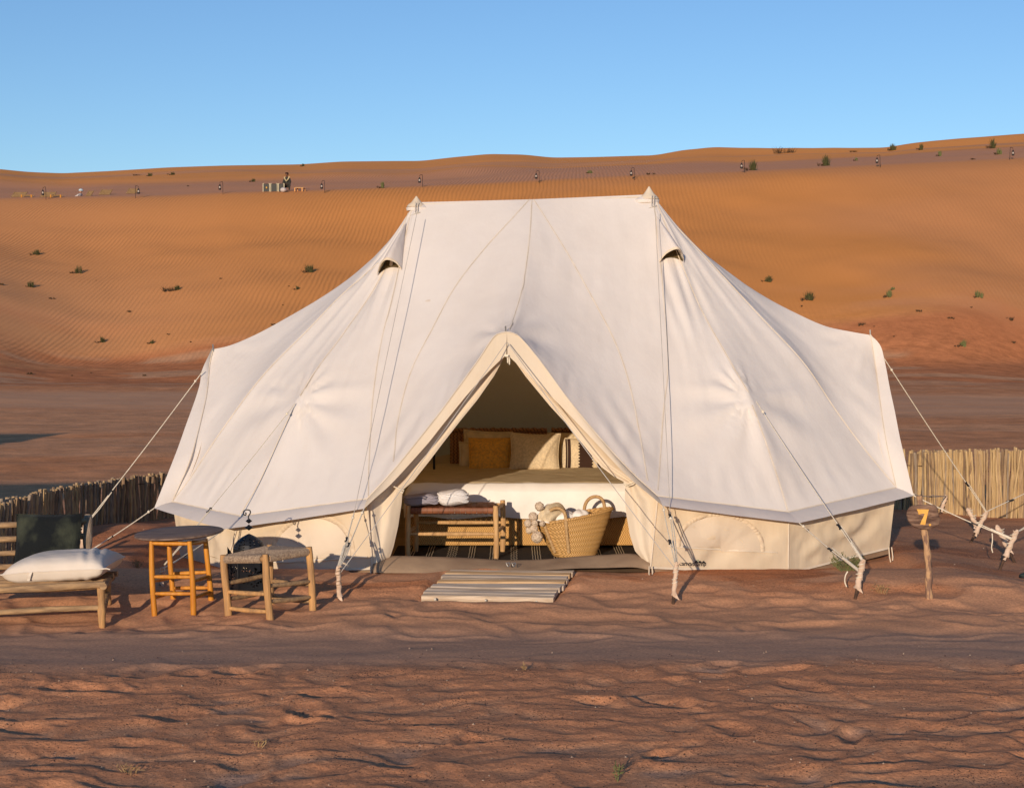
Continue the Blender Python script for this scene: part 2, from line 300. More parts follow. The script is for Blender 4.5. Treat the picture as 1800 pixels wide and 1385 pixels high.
# ------------------------------------------------------------------ GROUND: plain, dune, far dunes in one sheet
def terrain():
    rows = [-400, -150, -60, -30, -15, -8, -4, -1, 1.5, 3.0]
    y = 4.0
    while y < 16: rows.append(y); y *= 1.00265
    while y < 62: rows.append(y); y *= 1.010
    while y < 270: rows.append(y); y *= 1.0075
    rows += [285, 320, 400, 600, 1200, 3000, 8000]
    Y = np.array(rows)
    d = np.arange(-0.40, 0.4001, 0.0022)
    o = [0.41, 0.43, 0.46, 0.5, 0.56, 0.64, 0.75, 0.9, 1.1, 1.4, 1.9, 2.6, 4, 8, 20]
    u = np.concatenate([-np.array(o[::-1]), d, np.array(o)])
    W = np.where(Y > 4, Y, 4 + np.clip(-Y, 0, None) * .5)
    X = W[:, None] * u[None, :]; YY = np.repeat(Y[:, None], len(u), 1)
    px = np.clip(900 + 2700 * u, -250, 2050)
    # --- far profile, per column
    def line(xs, ys): return np.interp(px, xs, ys)
    c1 = line([-200, 0, 150, 300, 400, 560, 740, 900, 940, 1110, 1300, 1540, 1800, 2000], [352, 350, 348, 345, 340, 336, 329, 322, 320, 311, 304, 292, 280, 272])
    sk = line([-200, 0, 60, 115, 200, 300, 400, 530, 600, 700, 740, 800, 860, 920, 970, 1040, 1150, 1200, 1250, 1350, 1550, 1600, 1680, 1800, 2000],
              [290, 297, 303, 305, 301, 295, 292, 290, 285, 284, 284, 277, 271.5, 272.5, 278, 277, 273.5, 264, 258.5, 260, 260, 251, 243, 234.5, 225])
    k = np.ones(5) / 5; skp = np.pad(sk, 2, 'edge'); sk = np.convolve(skp, k, 'valid')
    zt = lambda yp, D: 1.8 + (594 - yp) * D / 2700
    z = np.zeros_like(X)
    D0 = 66 + 3 * np.sin(px / 260.) + 2 * np.sin(px / 97.)
    D1 = 99 + 2.5 * np.sin(px / 310. + 1)
    Ds = 218 + 10 * np.sin(px / 400.)
    zc1 = zt(c1, D1); zsk = zt(sk, Ds)
    # level where a second gentle ridge sits
    fA = line([-200, 0, 200, 420, 560, 700, 820, 950, 1150, 1300, 1500, 1700, 2000], [.30, .30, .38, .30, .22, .12, .10, .34, .40, .30, .42, .36, .3])
    fB = line([-200, 0, 200, 420, 560, 700, 820, 950, 1150, 1300, 1500, 1700, 2000], [.62, .62, .66, .58, .60, .50, .62, .50, .56, .46, .50, .52, .5])
    fC = line([-200, 0, 200, 420, 560, 700, 820, 950, 1150, 1300, 1500, 1700, 2000], [.80, .80, .76, .80, .72, .70, .68, .72, .72, .66, .72, .62, .6])
    zm = zc1 + 0.0; 
    DA = 126 + 4 * np.sin(px / 180.); zA_ = zt(c1 + (sk - c1) * fA, DA)
    DB = DA + 9; zB_ = zt(c1 + (sk - c1) * fB, DB)
    DC = 196 + 8 * np.sin(px / 230. + 2); DC = np.minimum(DC, Ds - 12); zC_ = zt(c1 + (sk - c1) * fC, DC) 
    for j in range(len(u)):
        ks = [0, 40, D0[j] - 8, D0[j], D0[j] + 0.62 * (D1[j] - D0[j]), D1[j] - 3, D1[j], DA[j], DB[j], DC[j], Ds[j], Ds[j] + 25, 400, 1e4]
        zb = zc1[j]
        kz = [0, 0, 0.1, 0.7, 0.7 + .60 * (zb - .7), zb - .85, zb, zA_[j], zB_[j], zC_[j], zsk[j], zsk[j] - 3, 10, 10]
        z[:, j] = np.interp(Y, ks, kz)
    # smooth profile along Y for the far rows
    far = Y > 50
    zz = z.copy()
    for it in range(3):
        zz[1:-1] = np.where(far[1:-1, None], .25 * zz[:-2] + .5 * zz[1:-1] + .25 * zz[2:], zz[1:-1])
    z = zz
    # keep the skyline exactly where it stands
    und = (fbm(X / 34 + 5, YY / 17, 3, 3) - .5)
    wgt = sstep(70, 85, YY) * (1 - sstep(190, 212, YY))
    wc = np.clip(np.abs(YY - D1[None, :]) / 10, 0.12, 1)
    z += und * 1.0 * wgt * wc
    z += (fbm(X / 6 + 9, YY / 5, 3, 8) - .5) * .35 * sstep(60, 75, YY) * (1 - sstep(92, 97, YY))
    z += (fbm(X / 5, YY / 3, 3, 21) - .5) * .10 * sstep(16, 22, YY) * (1 - sstep(90, 95, YY))
    # --- near ground
    nearw = 1 - sstep(60, 70, YY)
    # sand banked up along the tent's foot
    fr = sstep(-3.8, -2.9, X) * (1 - sstep(3.2, 4.0, X))
    mound = fr * .095 * sstep(10.1, 11.05, YY) * (1 - sstep(11.3, 14.5, YY) * .75)
    doorm = .035 * np.exp(-((X + .15) / .55) ** 2) * sstep(10.3, 10.95, YY) * (1 - sstep(11.1, 11.5, YY))
    lump = (fbm(X / 1.3 + 3, YY / .9, 3, 40) - .5) * .07 * sstep(9.0, 9.6, YY) * (1 - sstep(16, 30, YY) * .3)
    lump *= 1 - .8 * (sstep(-3.2, -2.8, X) * (1 - sstep(2.9, 3.4, X)) * sstep(11.0, 11.3, YY) * (1 - sstep(15, 16, YY)))
    bank = .13 * np.exp(-((X + 3.55) / .7) ** 2 - ((YY - 13.4) / .9) ** 2)
    z += (mound + doorm + lump) * nearw + bank
    # smooth packed strip at 8.5..9.3 that falls gently away
    yw = YY + .7 * (fbm(X * .5 + 11, YY * .4, 3, 63) - .5); z += -.030 * sstep(8.3, 9.3, yw) * (1 - sstep(9.5, 10.6, yw))
    wx = X + .45 * (fbm(X * 1.6, YY * 1.6, 3, 50) - .5); wy = YY + .42 * (fbm(X * 1.5 + 7, YY * 1.5, 4, 51) - .5)
    edge = 8.66 + .75 * (fbm(X * .55, YY * .35 + 2, 4, 61) - .5) - .05 * np.abs(X)
    zA = 1 - sstep(edge - .28, edge + .22, YY)
    zC = sstep(8.95, 9.5, YY + .5 * (fbm(X * .7 + 5, YY, 3, 66) - .5)) * (1 - sstep(10.6, 11.1, YY))
    def ridged(n): return 1 - np.abs(2 * n - 1)
    ra = ridged(fbm(wx / .23, wy / .17, 2, 70, .45)); rb = ridged(fbm(wx / .62 + 4, wy / .44, 3, 74, .5)); rc = fbm(X / .07, YY / .06, 3, 78)
    dA = .017 * (ra ** 1.6) + .028 * rb ** 1.3 + .007 * rc - .03
    # footprints and hollows trodden in the foreground
    hol = np.zeros_like(X); r2 = random.Random(5)
    for i in range(70):
        fx = r2.uniform(-3.2, 3.2); fy = r2.uniform(4.6, 8.5); a = r2.uniform(-.9, .9); L = r2.uniform(.08, .16); Wd = r2.uniform(.06, .11); dp = r2.uniform(.010, .022)
        dx = (wx - fx) * math.cos(a) + (wy - fy) * math.sin(a); dy = -(wx - fx) * math.sin(a) + (wy - fy) * math.cos(a)
        q = (dx / L) ** 2 + (dy / Wd) ** 2
        hol += -dp * np.exp(-q ** 1.5) + dp * .45 * np.exp(-((np.sqrt(q) - 1.35) / .3) ** 2)
    for i in range(22):
        fx = r2.uniform(-3.8, 3.8); fy = r2.uniform(9.35, 10.6); L = r2.uniform(.06, .12); Wd = r2.uniform(.06, .10); dp = r2.uniform(.005, .012)
        q = ((wx - fx) / L) ** 2 + ((wy - fy) / Wd) ** 2
        hol += -dp * np.exp(-q ** 1.5) + dp * .4 * np.exp(-((np.sqrt(q) - 1.35) / .3) ** 2)
    dC = .028 * ridged(fbm(wx / .36 + 9, wy / .20, 2, 90, .4)) ** 1.6 + .030 * fbm(wx / .8, wy / .45, 2, 93) - .018
    lumpy = .010 * (fbm(X / .16, YY / .12, 4, 99) - .5)
    z += zA * dA * (YY < 30) + zC * dC + hol * (YY < 12) + lumpy * sstep(8.9, 9.5, YY) * (1 - sstep(14, 16, YY)) * .8
    z += (1 - zA) * (1 - zC) * .013 * fbm(wx / .42, wy / .20, 4, 97) * (YY < 16)
    # nothing of the ground may stand inside the tent above its floor
    inside = sstep(-3.0, -2.8, X) * (1 - sstep(2.95, 3.15, X)) * sstep(11.25, 11.4, YY) * (1 - sstep(15.0, 15.3, YY))
    inside = np.maximum(inside, sstep(-1.25, -1.05, X) * (1 - sstep(.98, 1.08, X)) * sstep(11.12, 11.18, YY) * (1 - sstep(15, 15.3, YY)))
    z = np.where(inside > 0, np.minimum(z, z * (1 - inside) + .03 * inside), z)
    um = np.clip(((YY - 10.36) / .64), 0, 1); inm = sstep(-.70, -.60, X - .16 * um) * (1 - sstep(.24, .36, X - .16 * um)) * sstep(10.24, 10.34, YY) * (1 - sstep(10.98, 11.05, YY))
    z = np.where(inm > 0, np.minimum(z, z * (1 - inm) + (-.015 + .095 * um) * inm), z)
    # --- colour
    def mixc(a, b, t): return a * (1 - t[..., None]) + np.array(b) * t[..., None]
    c = np.zeros(X.shape + (3,)) + np.array([.56, .28, .15])
    n1 = fbm(X / .9 + 2, YY / .5, 4, 120); n2 = fbm(X / .35, YY / .18, 4, 125)
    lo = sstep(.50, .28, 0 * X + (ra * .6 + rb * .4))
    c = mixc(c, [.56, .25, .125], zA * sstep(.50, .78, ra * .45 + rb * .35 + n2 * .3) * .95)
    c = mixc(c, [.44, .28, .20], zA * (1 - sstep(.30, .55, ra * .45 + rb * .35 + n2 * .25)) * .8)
    strip = (1 - zA) * (1 - sstep(9.2, 9.7, YY)); c = mixc(c, [.40, .255, .18], strip * .55)  # strip tilts from the sun; part of its shade is put into the colour
    red = sstep(.50, .64, n1) * sstep(10.2, 10.9, YY) * (1 - sstep(13, 18, YY)); c = mixc(c, [.46, .17, .07], red * .85)
    rr = sstep(2.6, 3.6, X + .4 * n1) * sstep(10.3, 11.2, YY) * (1 - sstep(16, 24, YY)); c = mixc(c, [.42, .20, .11], rr * .5)
    rl = sstep(-2.4, -3.0, -(-X)) if False else (1 - sstep(-3.1, -2.5, X)) * sstep(10.9, 12, YY) * (1 - sstep(14, 18, YY)); c = mixc(c, [.46, .19, .095], rl * .8)
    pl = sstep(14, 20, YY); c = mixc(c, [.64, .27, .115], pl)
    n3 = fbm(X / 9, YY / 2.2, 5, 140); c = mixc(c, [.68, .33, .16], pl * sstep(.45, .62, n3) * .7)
    track = sstep(36, 39, YY + X * .12) * (1 - sstep(47, 51, YY + X * .12)); stre = .5 + .5 * np.sin((YY + X * .07 + .35 * n3) * 3.1) * vnoise(YY * 2.3 + X * .05, X * 0, 7)
    c = mixc(c, [.66, .35, .19], track * (.45 + .5 * stre))
    n4 = fbm(X / 12, YY / 3, 5, 150)
    foot = sstep(52, 58, YY) * (1 - sstep(68, 73, YY + 10 * (n4 - .5))); c = mixc(c, [.52, .19, .075], foot * .9)
    pale = foot * sstep(.56, .66, fbm(X / 7, YY / 1.5, 5, 160)); c = mixc(c, [.56, .30, .16], pale * .8)
    dune = sstep(68, 75, YY + 14 * (n4 - .5))
    n5 = fbm(X / 40, YY / 20, 4, 170)
    og = np.array([.62, .27, .105])
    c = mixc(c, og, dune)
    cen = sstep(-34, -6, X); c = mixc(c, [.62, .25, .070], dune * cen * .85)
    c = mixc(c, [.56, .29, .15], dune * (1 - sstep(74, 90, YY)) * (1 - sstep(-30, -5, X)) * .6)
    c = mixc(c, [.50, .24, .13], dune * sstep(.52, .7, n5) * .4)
    hd = sstep(0, 3, YY - (D1[None, :] - 1)) * (1 - sstep(126, 142, YY + 20 * (fbm(X / 22, YY * 0 + 1, 2, 190) - .5))); c = mixc(c, [.54, .265, .155], hd * .8)  # pinker flats behind the crest: their low-angle light put into the sand colour
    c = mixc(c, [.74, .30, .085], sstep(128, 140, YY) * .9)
    hd2 = sstep(.50, .60, fbm(X / 60 + 3, YY / 14, 3, 191)) * sstep(140, 150, YY) * (1 - sstep(190, 205, YY)); c = mixc(c, [.56, .27, .14], hd2 * .7)
    zone = np.zeros_like(c)
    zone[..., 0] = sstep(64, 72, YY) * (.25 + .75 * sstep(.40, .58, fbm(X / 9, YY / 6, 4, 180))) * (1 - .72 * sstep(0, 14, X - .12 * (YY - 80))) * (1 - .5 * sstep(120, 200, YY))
    zone[..., 1] = (.25 + .75 * zA + .6 * red + .4 * rr) * (1 - sstep(20, 40, YY)) * (1 - strip * .55)
    zone[..., 1] = np.clip(zone[..., 1], 0, 1)
    zone[..., 2] = sstep(13, 18, YY) * (1 - sstep(66, 74, YY)) * (1 - .75 * track)
    # --- mesh
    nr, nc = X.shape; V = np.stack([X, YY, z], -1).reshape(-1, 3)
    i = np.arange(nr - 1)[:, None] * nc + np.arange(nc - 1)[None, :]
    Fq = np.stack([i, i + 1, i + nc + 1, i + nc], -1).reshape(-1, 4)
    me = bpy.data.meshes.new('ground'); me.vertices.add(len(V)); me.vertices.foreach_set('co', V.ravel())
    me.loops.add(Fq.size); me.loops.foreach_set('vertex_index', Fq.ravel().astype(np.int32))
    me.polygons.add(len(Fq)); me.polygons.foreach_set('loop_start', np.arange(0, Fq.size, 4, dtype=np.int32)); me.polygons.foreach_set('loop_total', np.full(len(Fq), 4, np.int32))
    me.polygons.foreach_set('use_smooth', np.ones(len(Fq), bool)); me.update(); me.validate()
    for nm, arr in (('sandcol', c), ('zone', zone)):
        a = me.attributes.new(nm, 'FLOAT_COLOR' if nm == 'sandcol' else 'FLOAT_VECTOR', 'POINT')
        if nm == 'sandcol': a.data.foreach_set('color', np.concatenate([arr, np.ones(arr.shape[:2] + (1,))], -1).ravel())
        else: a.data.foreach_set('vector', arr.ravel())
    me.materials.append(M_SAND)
    ob = bpy.data.objects.new('ground', me); COL.objects.link(ob)
    tag(ob, 'rippled orange desert sand rising into wind-marked dunes', None, None, 'structure')
    return Y, u, W, z
TY, TU, TW, TZ = terrain()
def hz(x, y):
    i = int(np.searchsorted(TY, y)) - 1; i = max(0, min(i, len(TY) - 2)); fy = (y - TY[i]) / (TY[i + 1] - TY[i])
    def col(k):
        uu = x / TW[k]; j = int(np.searchsorted(TU, uu)) - 1; j = max(0, min(j, len(TU) - 2)); fx = (uu - TU[j]) / (TU[j + 1] - TU[j])
        return TZ[k, j] * (1 - fx) + TZ[k, j + 1] * fx
    return float(col(i) * (1 - fy) + col(i + 1) * fy)
def ghit(px, py, y0=5.5, y1=240):
    """where the sight line through (px,py) meets the ground"""
    d = ray(px, py); y = y0; step = 1.0025; last = y0
    while y < y1:
        p = at(px, py, y)
        if p.z <= hz(p.x, p.y): return Vector((p.x, p.y, hz(p.x, p.y)))
        y *= step
    return at(px, py, 100)
# ------------------------------------------------------------------ THE BELL TENT
TC = Vector((0.18, 13.2, 0.0))
tent = thing('bell_tent', 'big cream canvas bell tent with two peaks and its front door tied open', 'tent', TC)
def cr(pts, n):
    pts = [Vector(p) for p in pts]; P = [pts[0] * 2 - pts[1]] + pts + [pts[-1] * 2 - pts[-2]]; dense = []
    for i in range(1, len(P) - 2):
        for k in range(16):
            t = k / 16; a, b, c, d = P[i - 1], P[i], P[i + 1], P[i + 2]
            dense.append(.5 * ((2 * b) + (c - a) * t + (2 * a - 5 * b + 4 * c - d) * t * t + (3 * b - a - 3 * c + d) * t ** 3))
    dense.append(pts[-1])
    return resample(dense, n)
def resample(pts, n):
    A = np.array([tuple(p) for p in pts]); s = np.concatenate([[0], np.cumsum(np.linalg.norm(np.diff(A, axis=0), axis=1))]); q = np.linspace(0, s[-1], n)
    return [Vector((np.interp(a, s, A[:, 0]), np.interp(a, s, A[:, 1]), np.interp(a, s, A[:, 2]))) for a in q]
PL = at(730, 356, 13.3); PR = at(1146, 342, 13.1); MM = (PL + PR) / 2; MM.z -= .008
rdir = Vector((PR.x - PL.x, PR.y - PL.y, 0)).normalized(); rn = Vector((-rdir.y, rdir.x, 0))
def refl(p): p = Vector(p); return p - rn * (2 * (p - PL).dot(rn))
SL = at(375, 614, 13.47); SR = at(1530, 589, 12.92); AP = at(891, 584, 11.55)
S1L = at(645, 877, 11.15); S1R = at(1156, 872, 11.12)
S2L = at(423, 907, 11.65); S2R = at(1386, 900, 11.45)
S3L = at(303, 882, 12.35); S3R = at(1575, 857, 12.10)
G_L = onplan(PL, S2L, 524, 700); G_R = onplan(PR, S2R, 1318, 697)
def seamcol(P, B, sl_, xs, ys):
    out = [P]
    for s, zz in sl_:
        Y = P.y + (B.y - P.y) * s; py = HOR + (CAMH - zz) * F / Y
        out.append(at(float(np.interp(py, ys, xs)), py, Y))
    return out + [B]
NV = 72
def silh(P, B, pts): return [P] + [at(x, y, P.y + (B.y - P.y) * ((x - 900 - (P.x * F / P.y)) / ((B.x * F / B.y) - (P.x * F / P.y)))) for x, y in pts] + [B]
K = [
 silh(PL, SL, [(712, 387), (688, 420), (655, 455), (610, 492), (560, 526), (500, 561), (450, 588), (405, 607)]),
 [PL] + [onplan(PL, S3L, x, y) for x, y in [(665, 463), (600, 520), (542, 580), (459, 665), (386, 763), (335, 840)]] + [S3L],
 [PL] + [onplan(PL, S2L, x, y) for x, y in [(668, 490), (609, 580), (555, 652), (524, 700), (500, 752), (459, 842)]] + [S2L],
 seamcol(PL, S1L, [(.2, 2.42), (.4, 1.90), (.6, 1.42), (.8, .97)], [728, 719, 692, 671, 657, 650, 645], [356, 383, 513, 600, 690, 790, 879]),
 [MM] + [Vector((MM.x + (AP.x - MM.x) * a, MM.y + (AP.y - MM.y) * s, z)) for s, a, z in [(.25, .12, 2.64), (.5, .34, 2.30), (.75, .62, 2.02), (.9, .84, 1.90)]] + [AP],
 seamcol(PR, S1R, [(.2, 2.46), (.4, 1.92), (.6, 1.43), (.8, .97)], [1150, 1158, 1168, 1174, 1166, 1156], [350, 440, 540, 643, 726, 860]),
 [PR] + [onplan(PR, S2R, x, y) for x, y in [(1192, 450), (1230, 540), (1280, 630), (1318, 697), (1345, 775), (1370, 850)]] + [S2R],
 [PR] + [onplan(PR, S3R, x, y) for x, y in [(1190, 400), (1237, 450), (1277, 493), (1339, 560), (1412, 638), (1472, 726), (1522, 793)]] + [S3R],
 silh(PR, SR, [(1170, 376), (1200, 412), (1240, 449), (1290, 486), (1345, 522), (1400, 551), (1450, 573), (1495, 583)])]
KC = [cr(k, NV) for k in K]
NU = [22, 30, 30, 44, 44, 30, 30, 22]
DL = cr([SL, at(369, 640, 13.4), at(364, 690, 13.1), at(352, 745, 12.8), at(334, 810, 12.5), S3L], NU[0] + 1)
DR = cr([SR, at(1538, 640, 12.85), at(1546, 700, 12.6), at(1557, 775, 12.3), S3R], NU[7] + 1)
EL = cr([AP, at(869, 592, 11.54), at(838, 637, 11.48), at(782, 714, 11.38), at(735, 774, 11.28), at(695, 823, 11.21), S1L], NU[3] + 1)
ER = cr([AP, at(912, 592, 11.54), at(950, 636, 11.48), at(1000, 704, 11.38), at(1060, 776, 11.27), at(1112, 832, 11.18), S1R], NU[4] + 1)
lin = lambda a, b, n: [a.lerp(b, i / (n - 1)) for i in range(n)]
def coons(c0, c1, top, bot):
    nu = len(top); nv = len(c0); G = np.zeros((nu, nv, 3)); c0 = np.array([tuple(p) for p in c0]); c1 = np.array([tuple(p) for p in c1]); top = np.array([tuple(p) for p in top]); bot = np.array([tuple(p) for p in bot])
    for i in range(nu):
        a = i / (nu - 1)
        for j in range(nv):
            b = j / (nv - 1)
            G[i, j] = (1 - a) * c0[j] + a * c1[j] + (1 - b) * top[i] + b * bot[i] - ((1 - a) * (1 - b) * top[0] + a * (1 - b) * top[-1] + (1 - a) * b * bot[0] + a * b * bot[-1])
    return G
def roofgrid(KC, tops, bots):
    segs = []; pinned = [0]
    for i in range(8):
        g = coons(KC[i], KC[i + 1], tops[i], bots[i]); segs.append(g if i == 0 else g[1:]); pinned.append(pinned[-1] + len(tops[i]) - 1)
    G = np.concatenate(segs, 0); fix = np.zeros(G.shape[:2], bool); fix[pinned] = True; fix[:, 0] = True; fix[:, -1] = True
    soft = [pinned[3], pinned[5]]; G0 = G.copy()
    for it in range(260):
        A = G.copy(); A[1:-1, 1:-1] = .30 * (G[:-2, 1:-1] + G[2:, 1:-1]) + .20 * (G[1:-1, :-2] + G[1:-1, 2:]); A[fix] = G[fix]; G = A
    return G, pinned
topsF = [lin(PL, PL, n + 1) for n in NU[:3]] + [lin(PL, MM, NU[3] + 1), lin(MM, PR, NU[4] + 1)] + [lin(PR, PR, n + 1) for n in NU[5:]]
botsF = [DL, lin(S3L, S2L, NU[1] + 1), lin(S2L, S1L, NU[2] + 1), EL[::-1], ER, lin(S1R, S2R, NU[5] + 1), lin(S2R, S3R, NU[6] + 1), DR[::-1]]
GF, pinF = roofgrid(KC, topsF, botsF)
def crease(G, pin):
    nu, nv, _ = G.shape
    T = np.gradient(G, axis=0); Bv = np.gradient(G, axis=1); n = np.cross(T, Bv); l = np.linalg.norm(n, axis=2, keepdims=True); n = n / np.maximum(l, 1e-6)
    n = np.where(n[..., 1:2] > 0, -n, n)
    ui = np.arange(nu)[:, None] / 12.0; vi = np.linspace(0, 1, nv)[None, :]
    env = np.sin(np.pi * np.clip(vi, 0, 1)) ** .6
    d = (fbm(ui * 1.3 + 0 * vi, vi * 2.2 + ui * .25, 3, 5) - .5) * .030 * env
    for Gp, sgn in ((G_L, -1), (G_R, 1)):
        r = G - np.array(tuple(Gp)); rr = np.linalg.norm(r, axis=2); ang = np.arctan2(r[..., 2], r[..., 0] * sgn)
        d += .019 * np.sin(ang * 13 + 2 * np.sin(ang * 3)) * np.exp(-((rr - .16) / .13) ** 2) * (r[..., 0] * sgn < .02)
        d += .012 * np.sin(ang * 9 + 1) * np.exp(-((rr - .42) / .22) ** 2) * (r[..., 2] < .1) 
    for Ap in (AP,):
        r = G - np.array(tuple(Ap)); rr = np.linalg.norm(r, axis=2); ang = np.arctan2(r[..., 2], r[..., 0])
        d += .012 * np.sin(ang * 8) * np.exp(-((rr - .30) / .18) ** 2)
    for Ap in (SL, SR):
        r = G - np.array(tuple(Ap)); rr = np.linalg.norm(r, axis=2); ang = np.arctan2(r[..., 2] - 0, np.abs(r[..., 0]) + .01)
        d += .008 * np.sin(ang * 16) * np.exp(-((rr - .25) / .18) ** 2)
    # pulls running down from the right door edge and below the vents
    for e, sg in ((S1R, 1), (S1L, -1)):
        q = (G[..., 0] - e.x) * sg; h = G[..., 2]
        d += .009 * np.sin(q * 42 + h * 26) * np.exp(-((q + .28) / .22) ** 2) * np.exp(-((h - .95) / .32) ** 2)
    for Pp, sg in ((PL, -1), (PR, 1)):
        q = (G[..., 0] - Pp.x) * sg; h = G[..., 2]
        d += .010 * np.sin(q * 55 + h * 14) * np.exp(-((q - .18) / .16) ** 2) * np.exp(-((h - 2.15) / .33) ** 2)
    # gathers along the eave seam
    d += .006 * np.sin(np.arange(nu)[:, None] * 1.3) * np.exp(-((vi - .93) / .05) ** 2) * vnoise(ui * 2, vi * 0, 4)
    lock = np.ones((nu, nv)); lock[:, 0] = 0; lock[:, -1] = 0; lock[0] = 0; lock[-1] = 0
    lock[:, -2] = .4; lock[:, 1] = .3
    for p in pin: lock[p] *= .35
    return G + n * (d * lock)[..., None]
GF = crease(GF, pinF)
# rear half: the same cut without the door
KB = [KC[0]] + [[refl(p) for p in KC[i]] for i in (1, 2, 3)]
bmid = (refl(S1L) + refl(S1R)) / 2; bm_ = cr([MM, MM.lerp(bmid, .4) + Vector((0, 0, -.10)), MM.lerp(bmid, .75) + Vector((0, 0, -.10)), bmid], NV)
KB += [bm_] + [[refl(p) for p in KC[i]] for i in (5, 6, 7)] + [KC[8]]
botsB = [[refl(p) for p in DL], lin(refl(S3L), refl(S2L), NU[1] + 1), lin(refl(S2L), refl(S1L), NU[2] + 1), lin(refl(S1L), bmid, NU[3] + 1), lin(bmid, refl(S1R), NU[4] + 1), lin(refl(S1R), refl(S2R), NU[5] + 1), lin(refl(S2R), refl(S3R), NU[6] + 1), [refl(p) for p in DR[::-1]]]
GB, _ = roofgrid(KB, topsF, botsB)
mbr = MB(); mbr.grid([[Vector(p) for p in r] for r in GF]); roof_front_bvh = BVHTree.FromPolygons([Vector(v) for v in mbr.v], mbr.f)
mb = MB(); mb.grid(GF.tolist())
part('roof', mb, M_CANVAS, tent, angle=None)
mb = MB(); mb.grid(GB.tolist()); part('rear_roof', mb, M_CANVAS, tent, angle=None)
def cast(bvh, px, py, off=0.0):
    o = Vector((0, 0, CAMH)); d = ray(px, py).normalized(); h, n, i, dist = bvh.ray_cast(o, d)
    if h is None: return None
    if n.dot(d) > 0: n = -n
    return h + n * off
# --- seams lying on the cloth
def ribbon(mb, pts, wd, nrm=Vector((0, -1, .4))):
    P = []
    for i, p in enumerate(pts):
        t = (pts[min(i + 1, len(pts) - 1)] - pts[max(i - 1, 0)]).normalized(); s = t.cross(nrm).normalized() * wd / 2; P.append([p - s, p + s])
    mb.grid(P)
def seam(pxs, wd=.0075, nm='seam'):
    q = resample([Vector((x, y, 0)) for x, y in cr2(pxs)], 40); pts = [cast(roof_front_bvh, p.x, p.y, .004) for p in q]; pts = [p for p in pts if p]
    if len(pts) < 3: return
    m_ = MB(); ribbon(m_, pts, wd); part(nm, m_, M_SEAM, tent)
def cr2(p): return [(v.x, v.y) for v in cr([Vector((x, y, 0)) for x, y in p], 40)]
seam([(931, 351), (900, 385), (850, 440), (800, 505), (762, 575), (722, 655), (700, 740), (692, 812)])
seam([(938, 351), (965, 393), (1000, 450), (1040, 522), (1078, 595), (1102, 660), (1120, 740), (1138, 845)])
seam([(935, 352), (931, 420), (920, 500), (905, 555), (895, 580)], .007)
seam([(727, 362), (719, 390), (692, 513), (671, 600), (657, 690), (650, 790), (648, 872)])
seam([(1149, 352), (1158, 440), (1168, 540), (1174, 643), (1166, 726), (1156, 862)])
seam([(722, 366), (668, 490), (609, 580), (555, 652), (527, 696)]); seam([(518, 716), (500, 752), (459, 842), (424, 903)])
seam([(1154, 356), (1192, 450), (1230, 540), (1280, 630), (1315, 690)]); seam([(1322, 712), (1345, 775), (1370, 850), (1384, 897)])
seam([(665, 463), (600, 520), (542, 580), (459, 665), (386, 763), (335, 840), (306, 877)]); seam([(1190, 400), (1237, 450), (1277, 493), (1339, 560), (1412, 638), (1472, 726), (1522, 793), (1572, 853)])
for a, b in ((KC[0][0], KC[8][0]),):
    m_ = MB(); ribbon(m_, [Vector((PL.x + (PR.x - PL.x) * t, PL.y + (PR.y - PL.y) * t - .018, PL.z + (PR.z - PL.z) * t - .022 - .008 * math.sin(math.pi * t))) for t in np.linspace(0.01, .99, 20)], .02); part('seam', m_, M_SEAM, tent)
# --- hanging hem (valance) all round the roof
def strip(a, b, n=24, rows=5, sag=0.0):
    a = resample(a, n); b = resample(b, n); P = []
    for i in range(n):
        t = i / (n - 1); row = []
        for k in range(rows):
            v = k / (rows - 1); p = a[i].lerp(b[i], v); p.z += -sag * math.sin(math.pi * t) * v + .006 * math.sin(math.pi * v)
            p.y += .006 * v * math.sin(t * 19 + 1.3) * math.sin(math.pi * t); row.append(p)
        P.append(row)
    return P
C1L = at(640, 894, 11.02); C1R = at(1165, 889, 10.98); C2L = at(394, 930, 11.5); C2R = at(1405, 919, 11.28); C3L = at(271, 893, 12.25); C3R = at(1606, 871, 12.0)
hem = MB()
HL = cr([at(890, 624, 11.50), at(868, 644, 11.48), at(828, 686, 11.42), at(781, 743, 11.33), at(749, 783, 11.27), at(690, 848, 11.13), at(660, 875, 11.06), C1L], 40)
HR = cr([at(892, 624, 11.50), at(937, 666, 11.46), at(976, 704, 11.41), at(1012, 741, 11.33), at(1060, 792, 11.22), at(1104, 838, 11.10), at(1140, 868, 11.03), C1R], 40)
for a, b in ((S3L, C3L),): pass
for segs in ([(S1L, C1L), (S2L, C2L)], [(S2L, C2L), (S3L, C3L)], [(S1R, C1R), (S2R, C2R)], [(S2R, C2R), (S3R, C3R)]):
    (a0, b0), (a1, b1) = segs; hem = MB(); hem.grid(strip([a0, a1], [b0, b1], sag=.004)); part('valance', hem, M_HEM, tent)
    hem = MB(); hem.grid([[refl(p) for p in r] for r in strip([a0, a1], [b0, b1])]); part('valance', hem, M_HEM, tent)
hem = MB(); hem.grid(strip([refl(S1L), refl(S1R)], [refl(C1L), refl(C1R)])); part('valance', hem, M_HEM, tent)
dh = MB(); dh.grid(strip(EL, HL, 60, 7)); part('door_hem', dh, M_CURT, tent)
dh = MB(); dh.grid(strip(ER, HR, 60, 7)); part('door_hem', dh, M_CURT, tent)
SHL = cr([at(373, 612, 13.45), at(355, 651, 13.3), at(350, 680, 13.15), at(326, 750, 12.8), at(303, 812, 12.52), C3L], 40)
